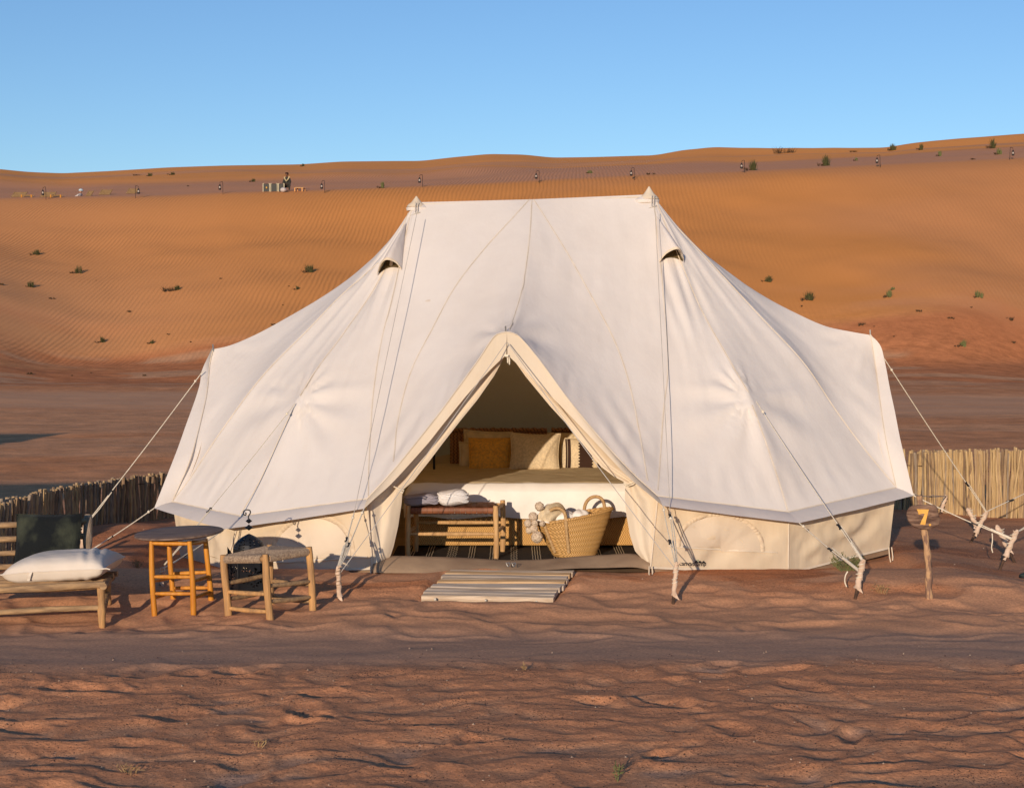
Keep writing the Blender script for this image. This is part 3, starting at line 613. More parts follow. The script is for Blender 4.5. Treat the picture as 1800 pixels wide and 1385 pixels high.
SHR = cr([at(1532, 590, 12.9), at(1547, 606, 12.88), at(1554, 630, 12.84), at(1568, 700, 12.55), at(1585, 782, 12.25), C3R], 40)
for a, b in ((DL, SHL), (DR, SHR)):
    dh = MB(); P = strip(a, b, 50, 6); dh.grid(P); dh.grid([[refl(p) for p in r] for r in P]); part('side_door_hem', dh, M_CANVAS, tent)
# hem seam line
for a, b in ((S1L, S2L), (S2L, S3L), (S1R, S2R), (S2R, S3R)):
    m_ = MB(); ribbon(m_, [p + Vector((0, -.006, .004)) for p in lin(a, b, 12)], .008); part('seam', m_, M_SEAM, tent)
for E in (EL, ER, DL, DR):
    m_ = MB(); ribbon(m_, [Vector(p) + Vector((0, -.008, .004)) for p in E], .007); part('seam', m_, M_SEAM, tent)
# --- walls
W1L = at(655, 1001, 11.15); W1R = at(1143, 999, 11.12); W2L = at(393, 1006, 11.72); W2R = at(1385, 1009, 11.5); W3L = at(318, 985, 12.42); W3R = at(1563, 964, 12.2)
wall_all = MB()
def wallgrid(a, b, c, d, n=40, rows=20, seed=1, bulge=.02):
    """a,b tops; c,d feet"""
    P = []
    for i in range(n):
        u_ = i / (n - 1); row = []
        for k in range(rows):
            v = k / (rows - 1); p = a.lerp(b, u_).lerp(c.lerp(d, u_), v)
            nx = (b - a).cross(c - a).normalized(); nx = nx if nx.y < 0 else -nx
            e = math.sin(math.pi * u_) ** .5 * math.sin(math.pi * v) ** .7 if 0 < u_ < 1 and 0 < v < 1 else 0
            amp = float(fbm(np.array(u_ * 5 + v * 2.2 + seed), np.array(v * 2.5 - u_ * 2), 3, seed)) - .5
            row.append(p + nx * (e * (amp * .10 - bulge * .3)))
        P.append(row)
    return P
fw = {}
for nm, (a, b, c, d) in {'L12': (S1L, S2L, W1L, W2L), 'L23': (S2L, S3L, W2L, W3L), 'R12': (S1R, S2R, W1R, W2R), 'R23': (S2R, S3R, W2R, W3R)}.items():
    P = wallgrid(a, b, c, d, seed=len(nm) + ord(nm[0]) + ord(nm[1]))
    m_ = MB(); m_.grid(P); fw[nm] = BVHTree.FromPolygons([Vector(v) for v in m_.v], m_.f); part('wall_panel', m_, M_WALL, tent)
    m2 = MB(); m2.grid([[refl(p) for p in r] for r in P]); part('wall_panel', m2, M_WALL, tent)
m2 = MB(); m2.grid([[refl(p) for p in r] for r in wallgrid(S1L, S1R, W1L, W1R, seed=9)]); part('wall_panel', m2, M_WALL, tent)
for (Dd, Wf) in ((DL, W3L), (DR, W3R)):
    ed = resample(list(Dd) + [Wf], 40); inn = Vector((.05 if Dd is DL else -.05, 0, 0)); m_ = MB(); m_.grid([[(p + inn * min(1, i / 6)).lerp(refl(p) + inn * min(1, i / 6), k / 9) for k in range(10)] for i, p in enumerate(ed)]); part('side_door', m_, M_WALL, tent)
# mud skirt along the walls' foot and the sewn band above it
for nm, (a, b, c, d) in {'L12': (S1L, S2L, W1L, W2L), 'R12': (S1R, S2R, W1R, W2R), 'L23': (S2L, S3L, W2L, W3L), 'R23': (S2R, S3R, W2R, W3R)}.items():
    m_ = MB(); ribbon(m_, [p + Vector((0, -.010, .008)) for p in lin(c, d, 14)], .016); part('seam', m_, M_SEAM, tent)
    m_ = MB(); m_.grid([[p + Vector((0, -.004, -.005)), p + Vector((0, .012, -.045))] for p in lin(c, d, 14)]); part('mud_skirt', m_, M_SHEET, tent)
# vertical wall seams at the corners
for a, c in ((S1L, W1L), (S2L, W2L), (S1R, W1R), (S2R, W2R)):
    m_ = MB(); ribbon(m_, [p + Vector((0, -.012, 0)) for p in lin(a, c, 10)], .010); part('seam', m_, M_SEAM, tent)
# --- half-moon windows with gathered rims
def window(pan, x0, x1, yb, yt, tilt=0):
    bv = fw[pan]; cxm = (x0 + x1) / 2
    def pt(a, r, off): return cast(bv, cxm + (x1 - x0) / 2 * r * math.cos(a), yb + tilt * math.cos(a) - (yb - yt) * r * max(0, math.sin(a)) ** .85, off)
    w_ = MB(); P = []
    for i in range(33):
        a = math.pi * i / 32; P.append([pt(a, r, .007) or None for r in (1.0, .75, .5, .25, .02)])
    P = [r for r in P if all(r)]
    w_.grid(P); wo = part('window', w_, M_MESHW, tent)
    g_ = MB(); P = []
    for i in range(161):
        a = math.pi * i / 160; row = []
        for k in range(6):
            r = 1.0 + .115 * k / 5; p = pt(a, r, .005 + .006 * math.sin(math.pi * k / 5) + .0035 * math.sin(a * 44 + 3 * math.sin(a * 11) + k * .5) * math.sin(math.pi * k / 5)); row.append(p)
        if all(row): P.append(row)
    g_.grid(P); part('gathered_rim', g_, M_WALL, wo)
    l_ = MB(); ribbon(l_, [p for p in [cast(bv, x, yb + tilt * ((x - cxm) / ((x1 - x0) / 2)), .008) for x in np.linspace(x0 - 22, x1 + 30, 20)] if p], .012); part('seam', l_, M_SEAM, wo)
window('L12', 482, 617, 984, 911, -4)
window('R12', 1196, 1336, 965, 908, 4)
# --- makers' lettering and mountain mark
def text_mb(s, size, ext=0.0):
    cu = bpy.data.curves.new('t', 'FONT'); cu.body = s; cu.size = size; cu.extrude = ext; cu.offset = size * .012
    o = bpy.data.objects.new('t', cu); me = bpy.data.meshes.new_from_object(o); vs = [v.co.copy() for v in me.vertices]; fs = [tuple(p.vertices) for p in me.polygons]
    bpy.data.objects.remove(o); bpy.data.curves.remove(cu); bpy.data.meshes.remove(me); return vs, fs
M_INK = mat('dark_ink', (0.025, 0.025, 0.03), 0.7); M_GRN = mat('green_ink', (0.02, 0.25, 0.14), 0.7)
vs, fs = text_mb('canvascamp', 1.0); x0 = min(v.x for v in vs); x1 = max(v.x for v in vs)
m_ = MB(); vv = [];
for v in vs:
    px = 1193 + (v.x - x0) / (x1 - x0) * 47; py = 993 + (px - 1193) / 47 * 1.2 - v.y * 47 / (x1 - x0) * 1.05
    vv.append(cast(fw['R12'], px, py, .010) or at(px, py, 11.1))
m_.add(vv, fs); part('lettering', m_, M_INK, tent, 'dark canvascamp lettering on the wall foot', smooth=False)
for (pts, mm) in (([(1219, 988), (1223, 983.5), (1227, 988.5)], M_INK), ([(1224.5, 988.3), (1229, 984), (1234, 988.8)], M_INK), ([(1231, 988.6), (1235, 984.3), (1240, 989)], M_INK), ([(1224.6, 984.6), (1225.6, 982.4), (1227.6, 985.2)], M_GRN)):
    m_ = MB(); m_.add([cast(fw['R12'], x, y, .011) for x, y in pts], [(0, 1, 2)]); part('logo_mark', m_, mm, tent, smooth=False)
# --- door curtains, tied back
def curtain(inner, outer, tie_i, folds, seed, side):
    n = 110; I = resample(inner, n); O = resample(outer, n); P = []
    s = np.linspace(0, 1, n)
    for i in range(n):
        t = s[i]; row = []
        for k in range(30):
            v = k / 29; p = I[i].lerp(O[i], v); wdt = (I[i] - O[i]).length
            q = math.exp(-((t - tie_i) / .16) ** 2)
            amp = (.012 + .012 * q) * min(1, wdt / .12 + .25) * math.sin(math.pi * min(1, v * 1.05 + .02)) ** .5
            if t > tie_i: amp *= .55 + .45 * math.exp(-((t - tie_i) / .25) ** 2) * 1.6
            ph = folds * v * 2 * math.pi * (1 - .25 * v) + seed + 1.2 * math.sin(t * 5)
            f = math.sin(ph) * .65 + .25 * math.sin(ph * 1.9 + 2) + .5 * (float(vnoise(np.array(v * 4 + seed), np.array(t * 6), 3)) - .5)
            p = p + Vector((.10 * amp * side, -amp * f - .02 * math.sin(math.pi * v), 0))
            row.append(p)
        # rolled inner edge
        e = row[0]; rr = .018 + .012 * (1 - q)
        roll = [e + Vector((side * rr * math.sin(b) * 1.0, rr * (1 - math.cos(b)), 0)) for b in (2.6, 1.9, 1.2, .5)]
        P.append(roll + row)
    m = MB(); m.grid(P); return m
IL = [at(886, 629, 11.56), at(869, 660, 11.55), at(839, 703, 11.52), at(808, 741, 11.48), at(780, 777, 11.43), at(755, 810, 11.37), at(727, 845, 11.31), at(708, 861, 11.27), at(706, 885, 11.27), at(700, 925, 11.26), at(692, 960, 11.25), at(686, 978, 11.23), at(657, 1000, 11.17)]
OL = [at(880, 622, 11.60), at(850, 640, 11.58), at(810, 690, 11.54), at(766, 745, 11.48), at(730, 785, 11.42), at(705, 815, 11.36), at(685, 835, 11.33), at(672, 852, 11.28), at(643, 872, 11.2), at(646.5, 915, 11.17), at(649.5, 950, 11.16), at(651.5, 975, 11.16), at(654, 1001, 11.15)]
IR = [at(899, 627, 11.56), at(924, 662, 11.54), at(967, 714, 11.50), at(992, 741, 11.47), at(1018, 773, 11.42), at(1056, 820, 11.35), at(1080, 838, 11.30), at(1099, 848, 11.26), at(1098, 875, 11.26), at(1101, 905, 11.26), at(1107, 940, 11.25), at(1116, 968, 11.22), at(1142, 997, 11.15)]
OR = [at(904, 622, 11.60), at(935, 652, 11.58), at(985, 706, 11.54), at(1012, 736, 11.50), at(1045, 768, 11.45), at(1085, 812, 11.38), at(1108, 828, 11.34), at(1128, 846, 11.28), at(1158, 872, 11.16), at(1155, 905, 11.15), at(1151, 945, 11.14), at(1148, 975, 11.13), at(1145, 999, 11.125)]
part('door_curtain', curtain(IL, OL, .72, 1.7, 0.3, -1), M_CURT, tent); part('door_curtain', curtain(IR, OR, .72, 1.7, 1.7, 1), M_CURT, tent)
# ties around the gathered curtains
for pts in ([(684, 850), (694, 856), (704, 860), (710, 862), (708, 866), (698, 862)], [(1096, 848), (1103, 851), (1112, 848), (1120, 842), (1127, 838)], [(1097, 851), (1104, 854), (1113, 851), (1121, 845)]):
    m_ = MB(); m_.tube([at(x, y, 11.20) for x, y in pts], .005, 5); part('curtain_tie', m_, M_ROPE, tent)
# door zip tongue at the apex
m_ = MB(); m_.box(at(890.5, 625, 11.46), (.024, .012, .018)); 
for dx, l in ((2.5, 14), (5.5, 17)): m_.tube([at(889 + dx, 627, 11.47), at(890 + dx, 632, 11.47), at(890 + dx, 624 + l, 11.47)], [.004, .006, .005], 6)
part('door_toggle', m_, M_ROPE, tent)
for a, b in ((at(888.5, 573, 11.56), at(889.5, 600, 11.57)), (at(1529.5, 580, 12.92), at(1530, 592, 12.92)), (at(374, 605, 13.46), at(375, 618, 13.46))):
    m_ = MB(); m_.tube([a, b], .006, 8); part('pole_spike', m_, M_STEEL, tent)
# groundsheet: floor and the slack sill across the door
fl = [W1L, W2L, W3L, refl(W3L), refl(W2L), refl(W1L), refl(W1R), refl(W2R), refl(W3R), W3R, W2R, W1R]
m_ = MB(); m_.add([Vector((p.x, p.y + .02 * (1 if p.y < 13 else -1), .095)) for p in fl], [tuple(range(12))]); part('groundsheet', m_, M_SHEET, tent, smooth=False)
top = cr([at(655, 985, 11.20), at(686, 977, 11.25), at(760, 978, 11.27), at(820, 980, 11.27), at(885, 984, 11.26), at(950, 983, 11.25), at(1010, 978, 11.25), at(1060, 975, 11.26), at(1114, 973, 11.26), at(1142, 985, 11.16)], 60)
bot = cr([at(655, 1006, 11.08), at(686, 1007, 11.05), at(760, 1007, 11.04), at(820, 1006, 11.03), at(885, 1003, 11.03), at(950, 1002, 11.03), at(1010, 999, 11.04), at(1060, 998, 11.05), at(1114, 997, 11.06), at(1142, 1002, 11.1)], 60)
P = []
for i in range(60):
    row = [top[i] + Vector((0, .30, -.11)), top[i] + Vector((0, .05, -.015))]
    for k in range(9):
        v = k / 8; p = top[i].lerp(bot[i], v); p.y -= .025 * math.sin(math.pi * v) + .008 * math.sin(i * .45 + v * 4) * math.sin(math.pi * v); row.append(p)
    P.append(row)
m_ = MB(); m_.grid(P); part('door_sill', m_, M_SHEET, tent, 'slack brown sill of the groundsheet across the doorway')
for x in (893, 903):
    m_ = MB(); m_.tube([at(x - 3.5, 988, 11.0), at(x - 1, 994, 11.0), at(x + 1, 996, 11.0), at(x + 3.5, 990, 11.0), at(x + 1.5, 988.5, 11.0), at(x - 1, 990, 11.0)], .0035, 6); part('sill_hook', m_, M_STEEL, tent)
# --- finials, cowls and the peak fittings
for P_, (tx, ty), cowx in ((PL, (732, 345), 1), (PR, (1141, 328), -1)):
    tip = at(tx, ty, P_.y); base = Vector((tip.x, P_.y, P_.z - .03))
    m_ = MB(); h = tip.z - base.z; prof = [(.075, -.01), (.062, .012), (.040, h * .35), (.024, h * .62), (.010, h * .88), (.003, h)]
    m_.lathe(base, prof, 14, 1.15, .9); part('peak_cap', m_, M_CURT, tent)
    m_ = MB(); m_.lathe(base + Vector((.02 * cowx, 0, -.012)), [(.09, -.03), (.095, -.005), (.06, .02)], 12, 1.15, .7); part('peak_collar', m_, M_CANVAS, tent)
for s, (x, y) in ((1, (733, 372)), (-1, (1148, 360))):
    q = cast(roof_front_bvh, x, y, .02); m_ = MB()
    m_.tube([q + Vector((-.01, 0, .07)), q + Vector((-.012, 0, -.02)), q + Vector((.008, 0, -.03)), q + Vector((.010, 0, .07))], .0035, 6)
    m_.tube([q + Vector((-.05, .0, -.05)), q + Vector((0, -.005, -.03)), q + Vector((.03, -.005, -.02))], .004, 6); part('peak_loop', m_, M_ROPEG, tent)
# hooded vents below the peaks
def vent(apex, l, r, peak, sg):
    A = cast(roof_front_bvh, *apex, .012); L_ = cast(roof_front_bvh, *l, .010); R_ = cast(roof_front_bvh, *r, .010)
    mid = cast(roof_front_bvh, (l[0] + r[0]) / 2, (l[1] + r[1]) / 2, .01); pk = at(peak[0], peak[1], mid.y - .13)
    rim = cr([L_, L_.lerp(pk, .5) + Vector((-.012, 0, .018)), pk, R_.lerp(pk, .5) + Vector((.012, 0, .018)), R_], 25)
    m = MB(); P = []
    for i, p in enumerate(rim):
        row = []; s_ = math.sin(math.pi * i / 24)
        for k in range(16):
            v = k / 15; q = A.lerp(p, v); q.y -= .035 * math.sin(math.pi * v) * s_; q.z += .004 * math.sin(i * .9) * math.sin(math.pi * v); row.append(q)
        P.append(row)
    m.grid(P); o = part('vent_hood', m, M_CANVAS, tent)
    m = MB(); m.grid([[p + Vector((0, -.003, .010)), p + Vector((0, -.006, 0)), p + Vector((0, -.002, -.010))] for p in rim]); part('rim_tape', m, M_CURT, o)
    n = 18; top = [cast(roof_front_bvh, l[0] + (r[0] - l[0]) * t, l[1] + (r[1] - l[1]) * t - 26 * math.sin(math.pi * t) ** .6 - 2, .004) for t in np.linspace(.04, .96, n)]
    low = [cast(roof_front_bvh, l[0] + (r[0] - l[0]) * t, l[1] + (r[1] - l[1]) * t - 7 * math.sin(math.pi * t) - 1, .004) for t in np.linspace(.04, .96, n)]
    m = MB(); m.grid([[a_, b_] for a_, b_ in zip(top, low)]); part('vent_mesh', m, M_DARKIN, o, smooth=False)
M_DARKIN = mat('dark_netting', (0.10, 0.07, 0.03), 0.9)
vent((716, 392), (664, 484), (706, 474), (679, 455), -1)
vent((1154, 380), (1158, 461), (1202, 462), (1190, 436), 1)
# --- guy ropes with black sliders
def gpt(x, y, Y): return at(x, y, Y)
def guy(a, b, slider=None, r=.0042, dbl=True, sagz=.012, name='guy_rope'):
    n = 14; pts = [a.lerp(b, i / n) + Vector((0, 0, -sagz * math.sin(math.pi * i / n))) for i in range(n + 1)]
    m = MB(); m.tube(pts, r, 6)
    if slider is not None and dbl:
        s = a.lerp(b, slider); m.tube([s + Vector((.012, 0, .0)), s.lerp(b, .5) + Vector((.014, 0, -.004)), b + Vector((.006, 0, 0))], r, 6)
    o = part(name, m, M_ROPE if r > .003 else M_ROPEG, tent)
    if slider is not None:
        s = a.lerp(b, slider); d = (b - a).normalized(); R = d.to_track_quat('Z', 'Y').to_matrix(); s.z -= sagz * math.sin(math.pi * slider)
        m = MB(); m.box(s, (.016, .010, .052), R, .002); m.box(s + R @ Vector((-.003, 0, .022)), (.020, .013, .010), R, .002); m.box(s + R @ Vector((-.003, 0, -.022)), (.020, .013, .010), R, .002); part('slider', m, M_BLACK, o)
    k = MB(); kp = a.lerp(b, .07) if dbl else None
    if kp is not None: k.lathe(kp + Vector((0, 0, -.001)), [(.002, -.012), (.010, -.006), (.011, .004), (.003, .012)], 8); part('knot', k, M_ROPE, o)
    return o
def base(px, py): return ghit(px, py, 8.5)
def coil(name_parent, a, b): pass
# stakes ------------------------------------------------------------------
GRP = 'rag-wrapped iron stakes holding the guy ropes'
def stake(bpx, tpx, label, rag=(.25, .95), rr=.022, tape=False, lean=0, second=None):
    rr *= .82
    B = base(*bpx); T = at(tpx[0], tpx[1], B.y + lean); t = thing('tent_stake', label, 'tent stake', B, GRP)
    rods = [(B, T)]
    if second: B2 = base(*second[0]); rods.append((B2, at(second[1][0], second[1][1], B2.y)))
    for k, (b_, t_) in enumerate(rods):
        m = MB(); m.tube([b_ + (b_ - t_) * .4, b_, t_], .011, 8); part('iron_rod', m, M_RUST, t)
        m = MB(); n = 34; P = []; ax = (t_ - b_).normalized(); e1 = ax.orthogonal().normalized(); e2 = ax.cross(e1); ph = random.uniform(0, 6)
        for i in range(n + 1):
            f = rag[0] + (rag[1] + .05 - rag[0]) * i / n; c_ = b_.lerp(t_, f); fl = 1 + .35 * math.exp(-((i / n) / .07) ** 2) - .5 * math.exp(-((1 - i / n) / .05) ** 2)
            row = []
            for q in range(15):
                an = 2 * math.pi * q / 14; r_ = rr * fl * (1 + .13 * math.sin(an + i * .62 + ph) + .06 * math.sin(2 * an - i * .35) + .05 * math.sin(i * .5 + ph))
                row.append(c_ + (e1 * math.cos(an) + e2 * math.sin(an)) * r_)
            P.append(row)
        m.grid(P)
        part('rag_wrap', m, M_RAG, t, angle=70)
        # loose rag corners at the top and foot
        for e in range(2):
            q = b_.lerp(t_, (rag[0] + .04, rag[1] - .04)[e]); a_ = random.uniform(0, 6.28); L = random.uniform(.020, .034)
            m = MB(); m.grid([[q + Vector((math.cos(a_) * L * u_ + .01 * v, -.015 - .01 * u_, -.02 * u_ * v + .014 * v - .035 * u_ * (1 if e == 0 else -.6))) for v in (-1, 0, 1)] for u_ in (0, .5, 1)]); part('rag_end', m, M_RAG, t)
        cu = b_.lerp(t_, .5); m = MB()
        for f in (.32, .66): 
            c_ = b_.lerp(t_, rag[0] + (rag[1] - rag[0]) * f); m.tube([c_ + Vector((rr * 1.12 * math.cos(a_), rr * 1.12 * math.sin(a_), .004 * a_)) for a_ in np.linspace(0, 12.5, 26)], .0035, 5)
        part('lashing', m, M_ROPE if not tape else M_SHEET, t)
    return T, t
T_a, s_a = stake((597, 1056), (594, 1000), 'rag-wrapped iron stake left of the doorway, in front of the left curtain', (.1, 1.05), .020, True)
T_b, s_b = stake((1183, 1063), (1189, 992), 'rag-wrapped iron stake right of the doorway, just left of the maker lettering', (.22, 1.02), .019)
T_c, s_c = stake((1503, 1054), (1517, 986), 'rag-wrapped iron stake beside the green plant at the tent’s right front corner', (.28, 1.0), .024)
T_d, s_d = stake((1757, 1002), (1787, 934), 'crossed pair of rag-wrapped iron rods nearest the right edge of the picture', (.35, 1.0), .024, second=((1784, 989), (1753, 926)))
T_e, s_e = stake((1706, 954), (1734, 901), 'crossed pair of rag-wrapped iron rods at the foot of the right reed fence', (.32, 1.0), .024, second=((1723, 937), (1701, 895)))
T_f, s_f = stake((1803, 890), (1789, 858), 'rag-wrapped stake against the reed fence at the right edge', (.3, 1.0), .024)
T_g, s_g = stake((1652, 905), (1663, 872), 'thin rag-wrapped stake between the number sign and the right reed fence', (.3, 1.0), .022)
T_h, s_h = stake((143, 975), (150, 922), 'rag-wrapped stake behind the log chair’s right back post', (.2, 1.0), .024)
T_i, s_i = stake((283, 1028), (287, 1001), 'short stake seen between the legs of the round wooden table', (.2, 1.0), .018)
# ropes -------------------------------------------------------------------
guy(at(733, 374, PL.y - .35), at(622, 903, 10.97), None, .0026, False, 0); guy(at(622, 903, 10.97), T_a, .45)
guy(C1L + Vector((0, -.01, 0)), T_a + Vector((.01, 0, .02)), .62)
guy(at(890, 602, 11.45), T_a + Vector((.02, 0, -.02)), None, .0030, False)
guy(at(1151, 362, PR.y - .35), at(1178, 905, 10.93), None, .0026, False, 0); guy(at(1178, 905, 10.93), T_b, .02)
guy(C1R + Vector((0, -.01, 0)), T_b + Vector((-.01, 0, .01)), .62)
guy(at(892, 602, 11.45), T_b + Vector((0, -.01, -.04)), None, .0030, False)
gL = cast(roof_front_bvh, 521, 712, .02); gR = cast(roof_front_bvh, 1326, 708, .02)
guy(gL, T_i + Vector((0, .02, .03)), .68, .0036); guy(C2L, T_i + Vector((-.02, 0, 0)), .62)
guy(gR, T_c, .80, .0036); guy(C2R, T_c + Vector((-.01, -.01, -.08)), .52)
Bh = base(128, 992); guy(C3L, at(128, 985, Bh.y), .55); guy(at(357, 652, 13.25), T_h, .80)
guy(C3R, T_d + Vector((-.03, 0, -.06)), .62); guy(at(1554, 630, 12.8), T_e, .80); guy(C3R + Vector((0, .1, 0)), T_g, .5, .0030)
def loose(pts, r, m_, par, nm='rope_end'):
    m = MB(); m.tube(cr(pts, 14), r, 6); part(nm, m, m_, par)
loose([at(1490, 1004, T_c.y), at(1486, 1012, T_c.y), at(1485, 1022, T_c.y), at(1488, 1031, T_c.y)], .0045, M_ROPE, tent)
loose([at(1744, 937, T_d.y), at(1744.5, 950, T_d.y), at(1743, 962, T_d.y), at(1745, 971, T_d.y)], .0045, M_ROPE, tent)
loose([at(168, 966, 12.0), at(166, 972, 12.0), at(167, 978, 12.0), at(174, 980, 12.0)], .0045, M_ROPE, tent)
# thick whipped rope just above the corner stakes
for a, b in ((C2R.lerp(T_c + Vector((-.01, -.01, -.08)), .72), T_c + Vector((-.01, -.01, -.08))), (gR.lerp(T_c, .90), T_c), (C3R.lerp(T_d + Vector((-.03, 0, -.06)), .78), T_d + Vector((-.03, 0, -.06))), (at(622, 903, 10.97).lerp(T_a, .6), T_a)):
    m = MB(); m.tube([a, b], .011, 8); part('rope_whipping', m, M_ROPE, tent)
# corner tie tabs and pegs at the wall foot
for (x, y, Y, l) in ((655, 1001, 11.12, 15), (1144, 1000, 11.08, 14), (1384, 1010, 11.42, 22), (1565, 966, 12.1, 24), (395, 1007, 11.66, 10)):
    a = at(x, y, Y); b = at(x + (3 if l > 20 else 0), y + l, Y - .05); m = MB()
    m.tube([a + Vector((-.012, 0, .02)), a.lerp(b, .5) + Vector((-.014, -.004, 0)), b + Vector((-.010, 0, .004)), b + Vector((.004, 0, 0)), a.lerp(b, .5) + Vector((.012, -.004, 0)), a + Vector((.010, 0, .02))], .0048, 6); part('peg_loop', m, M_CURT, tent)
    m = MB(); m.tube([b + Vector((.004, 0, .02)), b + Vector((.008, .01, -.05))], .006, 7); part('peg', m, M_RUST, tent)
# poles inside
M_POLE = mat('dark_pole', (0.05, 0.045, 0.04), 0.5, metal=.5)
for P_ in (PL, PR): m = MB(); m.tube([Vector((P_.x, P_.y, .1)), P_], .018, 10); part('centre_pole', m, M_POLE, tent)
# the two neighbouring tents of the camp, outside the frame to the left (they throw the shadows on the plain)
def tent_copy(loc, rz, lab):
    e = bpy.data.objects.new('bell_tent', None); COL.objects.link(e); e.location = loc; e.rotation_euler = (0, 0, rz); tag(e, lab, 'tent', 'neighbouring bell tents of the camp')
    for ch in list(tent.children):
        if ch.name.split('.')[0] in ('roof', 'rear_roof', 'valance', 'wall_panel', 'side_door', 'side_door_hem', 'peak_cap', 'door_curtain'):
            c = ch.copy(); COL.objects.link(c); c.parent = e
tent_copy((-10.0, 4.2, 0), .35, 'neighbouring cream bell tent beyond the left edge, the nearer of the two')
tent_copy((-13.6, 14.0, 0), .1, 'neighbouring cream bell tent beyond the left edge, the farther of the two')
# ------------------------------------------------------------------ INSIDE THE TENT
FL = 0.097
M_WHITE = mat('white_linen', (0.82, 0.79, 0.74), 0.9, (0.76, 0.72, 0.67), 4, bump=0.012, bscale=5)
M_THROW = mat('beige_throw', (0.62, 0.50, 0.32), 0.9, (0.44, 0.35, 0.21), 14, (.7, 5, 1), bump=0.012, bscale=9)
M_BEIGE = mat('beige_wool', (0.68, 0.55, 0.36), 0.95, (0.50, 0.41, 0.28), 60, bump=0.003, bscale=120)
M_YELL = mat('ochre_cloth', (0.80, 0.42, 0.07), 0.9, (0.52, 0.29, 0.07), 50, bump=0.003, bscale=110)
M_SHAM = mat('cream_linen', (0.74, 0.60, 0.38), 0.9, (0.54, 0.44, 0.29), 10, bump=0.006, bscale=12)
M_WICK = weave_mat('plaited_palm', (0.60, 0.34, 0.10), (0.30, 0.15, 0.04), 55, .003)
M_WICKD = weave_mat('plaited_palm_headboard', (0.36, 0.17, 0.07), (0.12, 0.05, 0.02), 30, .005)
M_BASK = weave_mat('basket_palm', (0.55, 0.32, 0.11), (0.30, 0.16, 0.045), 58, .003)
M_PINE = mat('peeled_wood', (0.58, 0.36, 0.16), 0.6, (0.42, 0.24, 0.10), 8, (6, 6, 1), bump=0.003, bscale=20)
M_LEATH = mat('brown_leather', (0.22, 0.075, 0.03), 0.45, (0.14, 0.045, 0.018), 14)
M_KILIM = mat('black_wool', (0.028, 0.020, 0.016), 0.95, (0.018, 0.013, 0.01), 40, bump=.003, bscale=80)
M_STRIPE = mat('cream_wool', (0.50, 0.42, 0.30), 0.95)
M_DKBR = mat('dark_brown_wool', (0.045, 0.022, 0.014), 0.95)
bed = thing('bed', 'double bed with white duvet and plaited palm base seen through the tent door', 'bed', (0.06, 13.3, FL))
def wk(p, a, s, sd): return a * (float(fbm(np.array(p[0] * s), np.array(p[1] * s + p[2] * s), 3, sd)) - .5)
def slab(x0, x1, y0, y1, z0, z1, r, m, nm, par, wr=.01, nx=60, ny=50, puff=0.0, kind=None):
    """soft upholstery slab with rounded top edges"""
    P = []
    prof = []
    for i in range(nx + 1):
        row = []
        for j in range(ny + 1):
            u_ = i / nx; v = j / ny
            x = x0 + (x1 - x0) * u_; y = y0 + (y1 - y0) * v
            ex = min(x - x0, x1 - x); ey = min(y - y0, y1 - y0 if False else y1 - y); e = min(ex, r); f = min(ey, r)
            z = z1 - (r - math.sqrt(max(0, r * r - (r - e) ** 2))) - (r - math.sqrt(max(0, r * r - (r - f) ** 2))) 
            z += puff * math.sin(math.pi * u_) * math.sin(math.pi * v)
            row.append(Vector((x, y, max(z, z1 - 1.6 * r) + wk((x, y, 0), wr, 6, 3))))
        P.append(row)
    mb = MB(); mb.grid(P)
    # skirt
    per = [P[i][0] for i in range(nx + 1)] + [P[nx][j] for j in range(1, ny + 1)] + [P[i][ny] for i in range(nx - 1, -1, -1)] + [P[0][j] for j in range(ny - 1, 0, -1)]
    c = Vector(((x0 + x1) / 2, (y0 + y1) / 2, 0)); G = []
    for k, p in enumerate(per):
        row = []
        for q in range(10):
            t = q / 9; z = p.z * (1 - t) + (z0 + .010 * math.sin(k * .35) * 1) * t
            n = Vector((p.x - c.x, p.y - c.y, 0)).normalized(); o_ = .010 * math.sin(k * .5 + 2 * t) * t + .012 * math.sin(math.pi * t)
            row.append(Vector((p.x + (n.x * o_), p.y + n.y * o_, z)))
        G.append(row)
    mb.grid(G, closed_u=True); return part(nm, mb, m, par, kind=kind, angle=None)
bx0 = at(712, 870, 12.32).x; bx1 = 1.02
slab(bx0, bx1, 12.32, 14.35, .355, .625, .06, M_WHITE, 'duvet', bed, .016)
slab(bx0 + .04, bx1 - .02, 12.40, 14.30, .60, .633, .02, M_THROW, 'throw_blanket', bed, .016)
